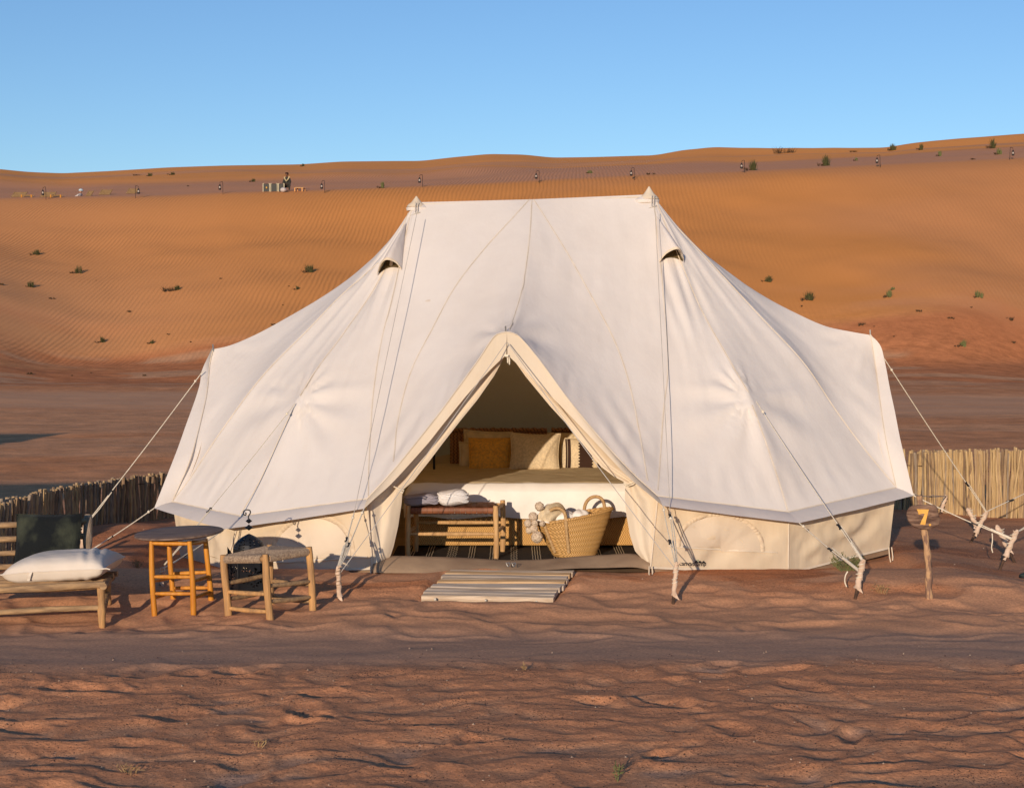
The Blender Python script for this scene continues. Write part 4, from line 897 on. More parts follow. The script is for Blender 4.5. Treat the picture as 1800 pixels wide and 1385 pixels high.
# base covered with plaited panels
pan = [(bx0 - .03, -.02), (-.015, .055), (.06, bx1)]
for a, b in ((bx0 + .03, .045), (.058, bx1)):
    m = MB(); m.box(((a + b) / 2, 12.385, .24), (b - a, .02, .235), None, .006); part('plaited_panel', m, M_WICK, bed)
m = MB(); m.box(((bx0 + bx1) / 2, 13.38, .25), (bx1 - bx0 - .06, 1.94, .20)); part('bed_frame', m, M_KILIM, bed)
for x in (-.02, .05):
    m = MB(); m.tube([(x + .006 * math.sin(k), 12.368, .125 + k * .0115) for k in range(21)], [.010 + .003 * (k % 2) for k in range(21)], 7); part('plaited_edge', m, M_WICK, bed)
for a, b in ((790, 962), (970, 1080)):
    A = at(a, 757, 14.3); B = at(b, 755, 14.3); m = MB(); m.box(((A.x + B.x) / 2, 14.42, (A.z + .35) / 2), (B.x - A.x, .06, A.z - .35), None, .012); part('headboard', m, M_WICKD, bed, 'brown plaited palm headboard')
    m = MB(); m.tube([(A.x + (B.x - A.x) * i / 40, 14.39, A.z + .004 * math.sin(i * 2.2)) for i in range(41)], [.020 + .004 * math.sin(i * 1.5) for i in range(41)], 8); part('braided_edge', m, M_WICKD, bed)
def pillow(name, label, cat, cx, cy, cz, w_, h_, th, lean, m, yaw=0.0, flange=0.0, group=None, ears=.06, roll=0.0, n=26):
    R = Matrix.Rotation(yaw, 3, 'Z') @ Matrix.Rotation(lean, 3, 'X') @ Matrix.Rotation(roll, 3, 'Y')
    t = thing(name, label, cat, (cx, cy, cz - h_ / 2 * abs(math.cos(lean))), group)
    mb = MB(); sd = random.random() * 50
    for sg in (1, -1):
        P = []
        for i in range(n + 1):
            row = []
            for j in range(n + 1):
                a = i / n * 2 - 1; b = j / n * 2 - 1
                pin = 1 - ears * (1 - a * a) * 0 ; ex = 1 - ears * (1 - b * b) * 1.0; ez = 1 - ears * (1 - a * a) * 1.0
                x = a * w_ / 2 * (ex if abs(a) > .5 else 1 - (1 - ex) * abs(a) * 2 * .5 * 1); z = b * h_ / 2 * (ez if abs(b) > .5 else 1 - (1 - ez) * abs(b))
                f = max(0, (1 - abs(a) ** 2.6)) ** .55 * max(0, (1 - abs(b) ** 2.6)) ** .55
                y = -sg * th / 2 * f * (1 + .16 * (float(vnoise(np.array(a * 2 + sd), np.array(b * 2), 5)) - .5) * 2)
                y += .010 * (float(fbm(np.array(a * 4 + sd), np.array(b * 4), 3, 9)) - .5) * f
                row.append(Vector((cx, cy, cz)) + R @ Vector((x, y, z)))
            P.append(row)
        mb.grid(P)
    part('cover', mb, m, t, angle=None); 
    sm = MB(); e = []
    for (a0, b0, a1, b1) in ((-1, -1, 1, -1), (1, -1, 1, 1), (1, 1, -1, 1), (-1, 1, -1, -1)):
        for k in range(12):
            a = a0 + (a1 - a0) * k / 12; b = b0 + (b1 - b0) * k / 12; ex = 1 - ears * (1 - b * b); ez = 1 - ears * (1 - a * a)
            fl = 1 + flange; e.append((Vector((cx, cy, cz)) + R @ Vector((a * w_ / 2 * ex, 0, b * h_ / 2 * ez)), Vector((cx, cy, cz)) + R @ Vector((a * w_ / 2 * ex * fl, .004 * math.sin(k * 2), b * h_ / 2 * ez * fl))))
    if flange: sm.grid([[p, p.lerp(q, .5) + Vector((0, -.004, 0)), q] for p, q in e], closed_u=True); part('flange', sm, m, t)
    else: sm.tube([p for p, q in e] + [e[0][0]], .0035, 5, cap=False); part('piping', sm, m, t)
    return t, R
g = 'cushions leaning on the headboard'
def pil(px0, px1, py0, py1, Y, *a, **k):
    A = at(px0, py0, Y); B = at(px1, py1, Y); return ((A.x + B.x) / 2, Y, (A.z + B.z) / 2, B.x - A.x, A.z - B.z)
def bedpil(label, box, Y, th, m, lean=-.22, **k):
    cx, cy, cz, w_, h_ = pil(*box, Y); return pillow('cushion', label, 'cushion', cx, cy, cz, w_, h_ * 1.02, th, lean, m, group=g, **k)
bedpil('cream flanged pillow behind the ochre cushion, with its corner sticking up', (816, 896, 760, 832), 14.15, .12, M_SHAM, flange=.10, roll=.05)
bedpil('cream pillow edge standing left of the ochre cushion, nearest the tent pole', (808, 860, 778, 832), 14.0, .10, M_SHAM, flange=.08)
bedpil('pale pillow behind the beige and striped cushions, half hidden', (962, 1046, 760, 828), 14.15, .12, M_SHAM, flange=.0)
bedpil('ochre yellow cushion leaning on the headboard', (824, 899, 770, 832), 13.82, .13, M_YELL, ears=.03, yaw=.08)
bedpil('plain beige woollen cushion in the middle of the bed head', (895, 985, 761, 830), 13.70, .15, M_BEIGE, ears=.09, roll=.03)
t_, R_ = bedpil('cream cushion with black and brown zigzag stripes', (986, 1058, 770, 827), 13.85, .12, M_BEIGE, ears=.04)
cx, cy, cz, w_, h_ = pil(986, 1058, 770, 827, 13.85)
def onpil(a, b, off=.004):
    ears = .04; ex = 1 - ears * (1 - b * b); ez = 1 - ears * (1 - a * a); f = max(0, (1 - abs(a) ** 2.6)) ** .55 * max(0, (1 - abs(b) ** 2.6)) ** .55
    return Vector((cx, cy, cz)) + R_ @ Vector((a * w_ / 2 * ex, -(.06 * f * 1.12 + off), b * h_ * 1.02 / 2 * ez))
for a0, a1, zig, mm in ((-.80, -.55, 0, M_DKBR), (-.72, -.70, 0, M_STRIPE), (-.10, .50, .07, M_DKBR), (.78, .95, 0, M_DKBR)):
    m = MB(); P = []
    for k in range(41):
        b = -0.93 + 1.86 * k / 40; z_ = zig * (1 if k % 4 in (1, 2) else 0) if zig else 0
        P.append([onpil(a0 - z_ + (a1 + 2 * z_ - a0) * q / 5, b, .006 if mm is M_DKBR else .009) for q in range(6)])
    m.grid(P); part('stripe', m, mm, t_)
# dark side stand left of the bed
M_IRON = mat('black_iron', (0.015, 0.015, 0.016), 0.5)
t = thing('floor_stand', 'thin black iron stand in the dark to the left of the bed', 'stand', (at(763, 850, 13.6).x, 13.6, FL))
m = MB(); a = at(763, 795, 13.6); m.tube([(a.x, 13.6, FL), (a.x, 13.6, a.z)], .011, 8); part('post', m, M_IRON, t)
m = MB(); m.tube([(a.x - .02, 13.6, .60), (a.x + .10, 13.58, .52)], .010, 6); m.tube([(a.x + .10, 13.58, .52), (a.x - .10, 13.62, .52)], .010, 6); part('arm', m, M_IRON, t)
m = MB(); m.lathe((a.x, 13.6, FL), [(0.001, .012), (.14, .012), (.15, 0)], 18); part('foot_plate', m, M_IRON, t)
# kilim
kx0, kx1 = -.93, 1.05
rug = thing('rug', 'black woven rug with cream stripes on the floor in front of the bed', 'rug', (0, 11.95, FL))
m = MB(); m.grid([[Vector((kx0 + (kx1 - kx0) * i / 30, 11.52 + .98 * j / 10, FL + .010 + .003 * math.sin(i * 1.3 + j))) for j in range(11)] for i in range(31)]); part('field', m, M_KILIM, rug)
for k, x in enumerate(np.arange(kx0 + .10, kx1 - .05, .165)):
    for q in range(4 if k % 2 == 0 else 3):
        m = MB(); m.grid([[Vector((x + q * .020 + s * .0032 + (.008 * math.sin(j * 2.4 + q * 2) if k % 3 == 2 else .001 * math.sin(j)), 11.53 + .96 * j / 24, FL + .0165 + .003 * math.sin(j * .4))) for j in range(25)] for s in (-1, 1)]); part('stripe', m, M_STRIPE, rug)
# bench with woven leather seat
def leg(mb, a, b, r0, r1, n=10, knob=0.0):
    a = Vector(a); b = Vector(b); k = 9; pts = []; rr = []
    s = random.random() * 9
    for i in range(k):
        t = i / (k - 1); pts.append(a.lerp(b, t) + Vector((.003 * math.sin(s + t * 5), .003 * math.cos(s + t * 4), 0))); rr.append((r0 + (r1 - r0) * t) * (1 + .05 * math.sin(s + t * 9)))
    rr[0] *= .9; rr[-1] *= .9
    mb.tube(pts, rr, n); return mb
bench = thing('bench', 'low wooden bench with a woven brown leather seat at the foot of the bed', 'bench', (at(800, 900, 11.85).x, 11.9, FL))
zt_ = at(800, 893, 11.75).z
Bc = {'fl': (at(717, 900, 11.72).x, 11.72), 'fr': (at(872, 900, 11.72).x, 11.72), 'bl': (at(731, 900, 12.12).x, 12.12), 'br': (at(884, 900, 12.12).x, 12.12)}
for k, (x, y) in Bc.items():
    m = MB(); leg(m, (x, y, FL + .012), (x, y, zt_ + .022), .022, .021, 12); part('leg', m, M_PINE, bench)
for a, b, z in (('fl', 'fr', .30), ('bl', 'br', .34), ('fl', 'bl', .31), ('fr', 'br', .31), ('fl', 'fr', zt_ - .012), ('bl', 'br', zt_ - .012), ('fl', 'bl', zt_ - .008), ('fr', 'br', zt_ - .008)):
    m = MB(); A = Vector((*Bc[a], z)); B = Vector((*Bc[b], z)); k = 7; m.tube([A.lerp(B, i / k) for i in range(k + 1)], [.011 + .005 * math.sin(math.pi * i / k) for i in range(k + 1)], 9); part('rail', m, M_PINE, bench)
xs0 = Bc['fl'][0] + .022; xs1 = Bc['fr'][0] - .022; ns = 15; sw = (xs1 - xs0) / ns
for i in range(ns):      # straps from front to back, wrapped over the rails
    x = xs0 + sw * (i + .5); pts = []
    for (y, z) in [(11.735, zt_ - .045), (11.706, zt_ - .035), (11.700, zt_ - .012), (11.708, zt_ + .006), (11.73, zt_ + .010)] + [(11.75 + .34 * j / 13, zt_ + .008 + (.0035 if (i + j) % 2 else -.0035)) for j in range(14)] + [(12.13, zt_ + .008), (12.15, zt_ - .01), (12.12, zt_ - .04)]: pts.append((y, z))
    m = MB(); m.grid([[Vector((x + s * sw * .47, y, z)) for s in (-1, 1)] for y, z in pts]); part('leather_strap', m, M_LEATH, bench)
for j in range(7):
    y = 11.765 + .05 * j; m = MB(); m.grid([[Vector((xs0 - .01 + (xs1 - xs0 + .02) * q / 30, y + s * .022, zt_ + .008 + (.004 if (q // 2 + j) % 2 else -.004))) for s in (-1, 1)] for q in range(31)]); part('leather_strap', m, M_LEATH, bench)
def grid_cloth(nm, c1, c2, sc):
    m, t, b = newmat(nm); b.inputs['Roughness'].default_value = .95; tc = N(t, 'ShaderNodeTexCoord'); bk = N(t, 'ShaderNodeTexBrick'); bk.offset = 0; bk.inputs['Scale'].default_value = sc; bk.inputs['Mortar Size'].default_value = .035
    bk.inputs['Brick Width'].default_value = .5; bk.inputs['Row Height'].default_value = .5; bk.inputs['Color1'].default_value = (*c1, 1); bk.inputs['Color2'].default_value = (*c1, 1); bk.inputs['Mortar'].default_value = (*c2, 1)
    mp = N(t, 'ShaderNodeMapping'); mp.inputs['Rotation'].default_value = (1.2, .1, .2); t.links.new(tc.outputs['Object'], mp.inputs[0]); t.links.new(mp.outputs[0], bk.inputs['Vector']); t.links.new(bk.outputs[0], b.inputs['Base Color'])
    bp = N(t, 'ShaderNodeBump', Distance=.003); t.links.new(bk.outputs[1], bp.inputs['Height']); bp.invert = True; t.links.new(bp.outputs[0], b.inputs['Normal']); return m
M_WAF = grid_cloth('grey_waffle_cotton', (.40, .37, .42), (.27, .25, .30), 60); M_WAFW = grid_cloth('white_waffle_cotton', (.85, .83, .82), (.74, .70, .68), 60)
def bundle(label, px, py, Y, w_, d_, h_, m, cat='bathrobe', yaw=0, open_=False):
    A = at(px, py, Y); t = thing('folded_bathrobe', label, cat, (A.x, Y, zt_ + .012), 'folded waffle bathrobes on the bench'); mb = MB(); P = []
    for i in range(29):
        a = -math.pi / 2 + math.pi * i / 28; row = []
        for j in range(32):
            b = 2 * math.pi * j / 32; ca = max(0, math.cos(a)) ** .55; x = w_ / 2 * math.sin(a); y = d_ / 2 * ca * abs(math.cos(b)) ** .8 * (1 if math.cos(b) > 0 else -1); z = h_ / 2 * ca * abs(math.sin(b)) ** .75 * (1 if math.sin(b) > 0 else -1)
            k = 1 + .05 * math.sin(b * 3 + a * 2 + px) + .025 * math.sin(b * 9 + a * 5); row.append(Vector((A.x + x * math.cos(yaw) - y * math.sin(yaw), Y + x * math.sin(yaw) + y * math.cos(yaw), zt_ + .013 + h_ / 2 * .98 + z * k + .008 * math.sin(a * 3))))
        P.append(row + [row[0]])
    mb.grid(P); part('roll', mb, m, t, angle=None)
    for q in range(3):
        mb = MB(); rr = 1.02 + .012 * q; pts = []
        for i in range(24): a = -math.pi / 2 * .8 + math.pi * .8 * i / 23; pts.append(Vector((A.x + w_ / 2 * math.sin(a) * rr, Y - d_ / 2 * math.cos(a) ** .5 * rr * .92, zt_ + .013 + h_ * (.30 + .22 * q) + .006 * math.sin(a * 5 + q))))
        mb.tube(pts, .006, 6); part('fold', mb, m, t)
    return t
bundle('grey folded waffle bathrobe on the left end of the bench', 740, 885, 11.80, .27, .20, .095, M_WAF)
bundle('white folded waffle bathrobe on the bench beside the grey one', 797, 882, 11.82, .24, .22, .125, M_WAFW)
# palm basket
bk = thing('palm_basket', 'tall plaited palm basket with two loop handles standing by the bed', 'basket', (at(1012, 975, 11.85).x, 11.85, FL + .015))
bc = Vector((at(1012, 975, 11.85).x, 11.85, FL + .015)); bh = .335
mb = MB(); P = []
def bpt(a, v, off=0.0):
    rx = .158 + (.292 - .158) * v ** .85; ry = .12 + .05 * v; x = math.cos(a) * (rx + off); y = math.sin(a) * (ry + off); zz = bh * v * (1 + .10 * math.cos(a)) + (.0 if v < .99 else .0)
    return bc + Vector((x + .045 * v * 1.0 * 0 - .01, y, zz - .03 * v * (1 - math.cos(a)) * .8))
for i in range(72):
    a = 2 * math.pi * i / 72; row = [bc + Vector((math.cos(a) * .02, math.sin(a) * .02, .002)), bc + Vector((math.cos(a) * .10, math.sin(a) * .08, .002))]
    for k in range(34): v = k / 33; row.append(bpt(a, v, .004 * abs(math.sin(k * math.pi / 4.2)) ))
    for k in range(8): row.append(bpt(a, 1 - .5 * k / 7, -.012))
    P.append(row)
mb.grid(P, closed_u=True); part('body', mb, M_BASK, bk, angle=None)
mb = MB(); mb.tube([bpt(2 * math.pi * i / 60, 1.0) for i in range(61)], [.011 + .003 * (i % 2) for i in range(61)], 7, cap=False); part('rim', mb, M_BASK, bk)
M_HAND = mat('leather_bound_handle', (0.50, 0.33, 0.16), .7, (0.36, 0.22, 0.10), 60, bump=.003, bscale=90)
for a0, aw in ((-2.15, .33), (.95, .33)):
    A = bpt(a0 - aw, 1.0); B = bpt(a0 + aw, 1.0); pts = [bpt(a0 - aw, .15, .008), bpt(a0 - aw, .5, .008), bpt(a0 - aw, .9, .010)]; m_ = (A + B) / 2
    for i in range(13):
        t = math.pi * i / 12; pts.append(m_ + (A - m_) * math.cos(t) * 1.0 + Vector((0, 0, .105 * math.sin(t) ** .8)))
    pts += [bpt(a0 + aw, .9, .010), bpt(a0 + aw, .5, .008), bpt(a0 + aw, .15, .008)]
    mb = MB(); mb.tube(cr(pts, 50), .0135, 9); part('handle', mb, M_HAND, bk)
# throw with pompoms, and white cloths in the basket
M_POM = mat('wool_pompom', (0.72, 0.58, 0.43), 1.0, (0.52, 0.40, 0.29), 70, bump=.02, bscale=70)
pt_ = thing('pompom_throw', 'beige woollen throw with fat pompoms hanging over the left rim of the basket', 'blanket', bpt(math.pi, 1.0))
P = []
q0 = [at(x, y, Y) for x, y, Y in [(962, 886, 11.80), (985, 884, 11.85), (1000, 905, 11.90)]]; q1 = [at(x, y, Y) for x, y, Y in [(940, 912, 11.74), (962, 918, 11.72), (986, 918, 11.85)]]
for i in range(15):
    u_ = i / 14; t0 = cr(q0, 15)[i]; t1 = cr(q1, 15)[i]; P.append([t0.lerp(t1, k / 12) + Vector((0, -.045 * math.sin(math.pi * k / 12) - .01 * math.sin(i * 1.1 + k * .6), .018 * math.sin(math.pi * k / 12))) for k in range(13)])
mb = MB(); mb.grid(P); mb.grid([[p + Vector((0, .03, -.004)) for p in r] for r in P]); part('woollen_cloth', mb, M_BEIGE, pt_)
mb = MB(); mb.tube([P[0][k] + Vector((0, -.006, 0)) for k in range(13)], .004, 5); mb.tube([P[i][12] + Vector((0, -.006, 0)) for i in range(15)], .004, 5); part('edging', mb, M_WHITE, pt_)
for (x, y, r) in ((948, 890, .034), (937, 908, .034), (928, 920, .030), (938, 929, .033), (930, 932, .027), (944, 944, .044), (953, 920, .022), (940, 919, .026)):
    c = at(x, y, 11.70 + .02 * random.random()); mb = MB(); P = []
    for i in range(17):
        a = math.pi * i / 16; row = []
        for j in range(24):
            b = 2 * math.pi * j / 24; k = r * (1 + .10 * random.uniform(-1, 1)); row.append(c + Vector((math.sin(a) * math.cos(b), math.sin(a) * math.sin(b), math.cos(a))) * k)
        P.append(row + [row[0]])
    mb.grid(P); part('pompom', mb, M_POM, pt_)
for (x, y, w_, lab) in ((992, 908, .085, 'crumpled white cloth lying in the basket behind the left handle'), (1020, 906, .07, 'small white cloth lying in the middle of the basket')):
    c = at(x, y, 11.83); mb = MB(); P = []
    for i in range(16):
        a = math.pi * i / 15; row = []
        for j in range(22): b = 2 * math.pi * j / 22; k = 1 + .13 * math.sin(3 * b + x) * math.sin(2 * a) + .06 * math.sin(7 * b); row.append(c + Vector((w_ * math.sin(a) * math.cos(b) * k, .08 * math.sin(a) * math.sin(b) * k, .045 * math.cos(a) * k)))
        P.append(row + [row[0]])
    mb.grid(P); single('white_cloth', mb, M_WHITE, c - Vector((0, 0, .045)), lab, 'cloth', 'white cloths in the basket', angle=None)

# ------------------------------------------------------------------ SLATTED DOORMAT
M_PLANKS = [mat('grey_weathered_plank', (.66, .52, .38), .8, (.42, .31, .21), 7, (.5, 8, 8), bump=.004, bscale=18),
            mat('silver_weathered_plank', (.60, .50, .40), .8, (.38, .30, .23), 6, (.5, 8, 8), bump=.004, bscale=18),
            mat('brown_weathered_plank', (.66, .45, .25), .8, (.42, .26, .13), 6, (.5, 8, 8), bump=.004, bscale=18)]
f0 = at(740, 1046, 10.42); f1 = at(972, 1050, 10.36); b0 = at(793, 999.5, 11.00); b1 = at(1009, 1001, 10.98)
mat_t = thing('slatted_doormat', 'sun-bleached wooden slat mat lying on the sand before the tent door', 'doormat', (f0 + f1 + b0 + b1) / 4 - Vector((0, 0, .05)))
npl = 10
for i in range(npl):
    v0 = i / npl; v1 = (i + .965) / npl; A0 = f0.lerp(b0, v0); A1 = f1.lerp(b1, v0); B0 = f0.lerp(b0, v1); B1 = f1.lerp(b1, v1)
    jx = random.uniform(-.012, .012); jz = random.uniform(-.004, .006); th = .034 if i else .046
    ex = (A1 - A0).normalized() * random.uniform(-.012, .014)
    n = 9; P = []; bv = .006
    for k in range(n):
        t = k / (n - 1); a = A0.lerp(A1, t) + ex; b = B0.lerp(B1, t) + ex; o = Vector((0, 0, jz + .003 * math.sin(t * 4 + i))); d = (b - a).normalized()
        P.append([a + o - Vector((0, 0, th)), a + o - Vector((0, 0, bv)), a + o + d * bv, b + o - d * bv, b + o - Vector((0, 0, bv)), b + o - Vector((0, 0, th)), a + o - Vector((0, 0, th))])
    m = MB(); m.grid(P); m.add(P[0][:6], [(0, 1, 2, 3, 4, 5)]); m.add(P[-1][:6], [(5, 4, 3, 2, 1, 0)])
    part('plank', m, M_PLANKS[(0, 1, 0, 1, 1, 2, 0, 1, 2, 0)[i]], mat_t, angle=30)
for x in (765, 854, 943):
    c = at(x, 1053.2 + (x - 765) * .02, 10.37) ; m = MB(); m.tube([c + Vector((0, .02, 0)), c + Vector((0, -.004, 0))], .0085, 6); m.tube([c + Vector((0, -.004, 0)), c + Vector((0, -.010, 0))], .005, 8); part('bolt', m, M_STEEL, mat_t)
for t in (.12, .5, .88):
    a = f0.lerp(f1, t); b = b0.lerp(b1, t); m = MB(); o = Vector((0, .02, -.052)); m.tube([a + o, b + o - Vector((0, .04, 0))], .017, 6); part('bearer', m, M_PLANKS[2], mat_t)

# ------------------------------------------------------------------ FURNITURE ON THE SAND
M_YPINE = mat('yellow_varnished_pine', (0.62, 0.27, 0.035), 0.42, (0.46, 0.17, 0.02), 5, (7, 7, .8), bump=.002, bscale=24)
M_OAK = mat('sanded_tan_log', (0.56, 0.31, 0.12), 0.7, (0.33, 0.19, 0.09), 6, (6, 6, .8), bump=.004, bscale=26)
M_GREYW = mat('weathered_log', (0.42, 0.27, 0.14), 0.85, (0.22, 0.14, 0.08), 7, (1.0, 6, 6), bump=.006, bscale=26)
M_GREYV = mat('weathered_post', (0.34, 0.26, 0.19), 0.85, (0.20, 0.145, 0.10), 7, (6, 6, 1), bump=.006, bscale=26)
M_TOP = mat('grey_worn_tabletop', (0.23, 0.155, 0.115), 0.7, (0.12, 0.078, 0.06), 6, (.8, 9, 2), bump=.004, bscale=16)
M_SEATR = mat('seagrass_cord', (0.40, 0.30, 0.21), 0.9, (0.20, 0.14, 0.10), 90, bump=.002, bscale=140)
def on(px, py): return ghit(px, py, 6)
# round table
q = on(320, 1066); tb = thing('side_table', 'round side table with grey worn top and bright yellow pine legs', 'table', q)
Yf = 10.02; Yb = 10.36
LG = [((265.5, 950), (271.5, 1079), Yf), ((334, 951), (341, 1079), Yf - .01), ((298, 954), (305, 1064), Yb), ((362, 947), (372, 1066), Yb)]
lg = []
for (t0, b0_, Y) in LG:
    T = at(*t0, Y); B = at(*b0_, Y); m = MB(); leg(m, B - Vector((0, 0, .03)), T, .0195, .0165, 12); part('leg', m, M_YPINE, tb); lg.append((T, B))
def rung(par, A, B, m_, r=.0125, bow=0.0, n=9, nm='rung'):
    m = MB(); A = Vector(A); B = Vector(B); m.tube([A.lerp(B, i / n) - Vector((0, 0, bow * math.sin(math.pi * i / n))) for i in range(n + 1)], [r * (.72 + .38 * math.sin(math.pi * i / n) ** .6) for i in range(n + 1)], 9); part(nm, m, m_, par)
def lp(k, f): return lg[k][1].lerp(lg[k][0], f)
for a, b in ((0, 1), (2, 3), (0, 2), (1, 3)):
    for f in ((.28, .51) if (a, b) in ((0, 1), (2, 3)) else (.22, .45)): rung(tb, lp(a, f), lp(b, f), M_YPINE)
for a, b in ((0, 1), (1, 3), (0, 2), (2, 3)):
    rung(tb, lp(a, .965), lp(b, .965), M_YPINE, .013, nm='apron_rail')
tc_ = at(313.5, 937, 10.22); zt2 = tc_.z
m = MB(); P = []; tl = lambda x, y: Vector((tc_.x + x, tc_.y + y, zt2 + x * .045 + y * .02))
for i in range(72):
    a = 2 * math.pi * i / 72; r = .292 * (1 + .012 * math.sin(3 * a + 1) + .008 * math.sin(7 * a)); c, s = math.cos(a), math.sin(a); rx, ry = r * 1.0, r * 1.0
    P.append([tl(c * .001, s * .001) + Vector((0, 0, -.009)), tl(c * rx * .93, s * ry * .93) + Vector((0, 0, -.011)), tl(c * rx, s * ry) + Vector((0, 0, -.003)), tl(c * rx, s * ry) + Vector((0, 0, .006)), tl(c * rx * .97, s * ry * .97) + Vector((0, 0, .011)), tl(c * .15, s * .15) + Vector((0, 0, .011)), tl(c * .001, s * .001) + Vector((0, 0, .011))])
m.grid(P, closed_u=True); part('tabletop', m, M_TOP, tb)
# three saw joints between the top's boards
for yj in (-.10, .06):
    m = MB(); xw = math.sqrt(.285 ** 2 - yj ** 2); m.grid([[tl(-xw + 2 * xw * i / 10, yj + s * .0018) + Vector((0, 0, .0125)) for s in (-1, 1)] for i in range(11)]); part('board_joint', m, M_DKBR, tb)
# stool with cord seat
st = thing('stool', 'square wooden stool with woven cord seat in front of the black lantern', 'stool', on(478, 1078))
SG = [((393, 975), (402, 1086), 9.93), ((465.5, 974), (476, 1094), 9.76), ((543.5, 961), (551, 1081), 10.03), ((473, 957), (478, 1072), 10.24)]
sg = []
for (t0, b0_, Y) in SG:
    T = at(*t0, Y); B = at(*b0_, Y); m = MB(); leg(m, B - Vector((0, 0, .03)), T, .0245, .0225, 12); part('leg', m, M_OAK, st); sg.append((T, B))
sp_ = lambda k, f: sg[k][1].lerp(sg[k][0], f)
for a, b, fs in ((0, 1, (.42, .16)), (1, 2, (.50, .27)), (0, 3, (.55, .30)), (2, 3, (.45, .2))):
    for f in fs: rung(st, sp_(a, f + (.04 if a == 1 else 0)), sp_(b, f), M_OAK if (a, b) == (0, 1) else M_GREYW, .0145, .004)
cz_ = min(p[0].z for p in sg) - .022; cen = sum((Vector((p[0].x, p[0].y, cz_)) for p in sg), Vector()) / 4
for a, b in ((0, 1), (1, 2), (2, 3), (3, 0)):
    A = Vector((sg[a][0].x, sg[a][0].y, sg[a][0].z - .03)); B = Vector((sg[b][0].x, sg[b][0].y, sg[b][0].z - .03)); nc = 30; mb = MB()
    cc = cen + Vector((0, 0, 0)); cc.z = (A.z + B.z) / 2 - .002
    inn = (cc - (A + B) / 2); inn.z = 0; inn.normalize()
    for i in range(nc):
        t = .06 + .88 * (i + .5) / nc; p = A.lerp(B, t); L = (cc - (A + B) / 2).length * (1 - abs(2 * t - 1)) * .97
        rr = .0225; pts = []
        for k in range(9):
            an = -2.3 + (2.3 + math.pi / 2) * k / 8; pts.append(p + inn * (-math.cos(an)) * rr * 1.0 + Vector((0, 0, math.sin(an) * rr * .95)))
        pts = [p + inn * (-rr * math.cos(an)) + Vector((0, 0, rr * math.sin(an))) for an in np.linspace(-1.9, math.pi / 2, 8)]
        if L > .02: pts += [p + inn * (L * f) + Vector((0, 0, rr - .006 * math.sin(f * math.pi / 2))) for f in (.4, 1.0)]
        mb.tube(pts, .0052, 5)
    part('cord_weaving', mb, M_SEATR, st, kind='stuff')
    m = MB(); m.tube([A, B], .017, 8); part('seat_rail', m, M_OAK, st)
# moroccan lantern
M_LANT = mat('black_pierced_tin', (0.016, 0.018, 0.022), 0.5, (0.010, 0.011, 0.014), 12, metal=.3)
lq = on(438, 1040); LY = lq.y; lz = lq.z; lx = at(438, 1000, LY).x
ln = thing('moroccan_lantern', 'black pierced-metal domed lantern with a curled hook, behind the stool', 'lantern', lq)
yaw = math.radians(28); hw = .118; zb_ = lz + .0; ztop = at(438, 984, LY).z + .02
def panelpts(k):
    a = yaw + k * math.pi / 2; d = Vector((math.cos(a), math.sin(a), 0)); s = Vector((-math.sin(a), math.cos(a), 0)); return d, s
Lc = Vector((lx, LY, 0)); rl = random.Random(3)
def pierced(mb, fn, nu, nv, holef, th=.002):
    V = {}; 
    for i in range(nu):
        for j in range(nv):
            if holef(i / nu, j / nv, i, j): continue
            mb.add([fn(i / nu, j / nv), fn((i + 1) / nu, j / nv), fn((i + 1) / nu, (j + 1) / nv), fn(i / nu, (j + 1) / nv)], [(0, 1, 2, 3)])
def motif(u_, v):
    # rosettes: petals around centres in a lattice, scroll holes near the foot
    best = False
    for (cu, cv, R, n) in ((.5, .62, .26, 6), (.2, .35, .15, 4), (.8, .35, .15, 4), (.5, .2, .16, 5), (.15, .82, .12, 4), (.85, .82, .12, 4)):
        dx = u_ - cu; dy = (v - cv) * 1.1; r = math.hypot(dx, dy); a = math.atan2(dy, dx)
        if .25 * R < r < R and abs(math.sin(a * n / 2 + .4)) > .80 + .08 * math.sin(r * 40): best = True
    return best
for k in range(4):
    d, s = panelpts(k); m = MB()
    fn = lambda u_, v, d=d, s=s: Lc + d * hw + s * ((u_ * 2 - 1) * hw) + Vector((0, 0, zb_ + .015 + v * (ztop - zb_ - .015)))
    pierced(m, fn, 44, 48, lambda u_, v, i, j: .07 < u_ < .93 and .06 < v < .82 and motif((u_ - .07) / .86, (v - .06) / .76)); part('side_panel', m, M_LANT, ln, smooth=False)
    m = MB(); e = Lc + d * hw + s * hw; m.box((e.x, e.y, (zb_ + ztop) / 2 + .008), (.012, .012, ztop - zb_ + .016), Matrix.Rotation(yaw, 3, 'Z'), .002); part('corner_post', m, M_LANT, ln)
    m = MB(); T_ = [e + Vector((0, 0, ztop)), e - s * .045 + Vector((0, 0, ztop)), e + Vector((0, 0, ztop + .065))]; m.add([Vector((p.x, p.y, p.z)) for p in T_] + [Vector((p.x, p.y, p.z)) - d * .004 for p in T_], [(0, 1, 2), (5, 4, 3), (0, 2, 5, 3), (1, 0, 3, 4), (2, 1, 4, 5)]); part('corner_spike', m, M_LANT, ln, smooth=False)
m = MB(); m.box((Lc.x, Lc.y, zb_ + .008), (2 * hw + .02, 2 * hw + .02, .018), Matrix.Rotation(yaw, 3, 'Z'), .003); m.box((Lc.x, Lc.y, ztop), (2 * hw + .004, 2 * hw + .004, .010), Matrix.Rotation(yaw, 3, 'Z'), .002); part('tray', m, M_LANT, ln)
zd0 = ztop + .005; zd1 = at(438, 938, LY).z; R0 = .104
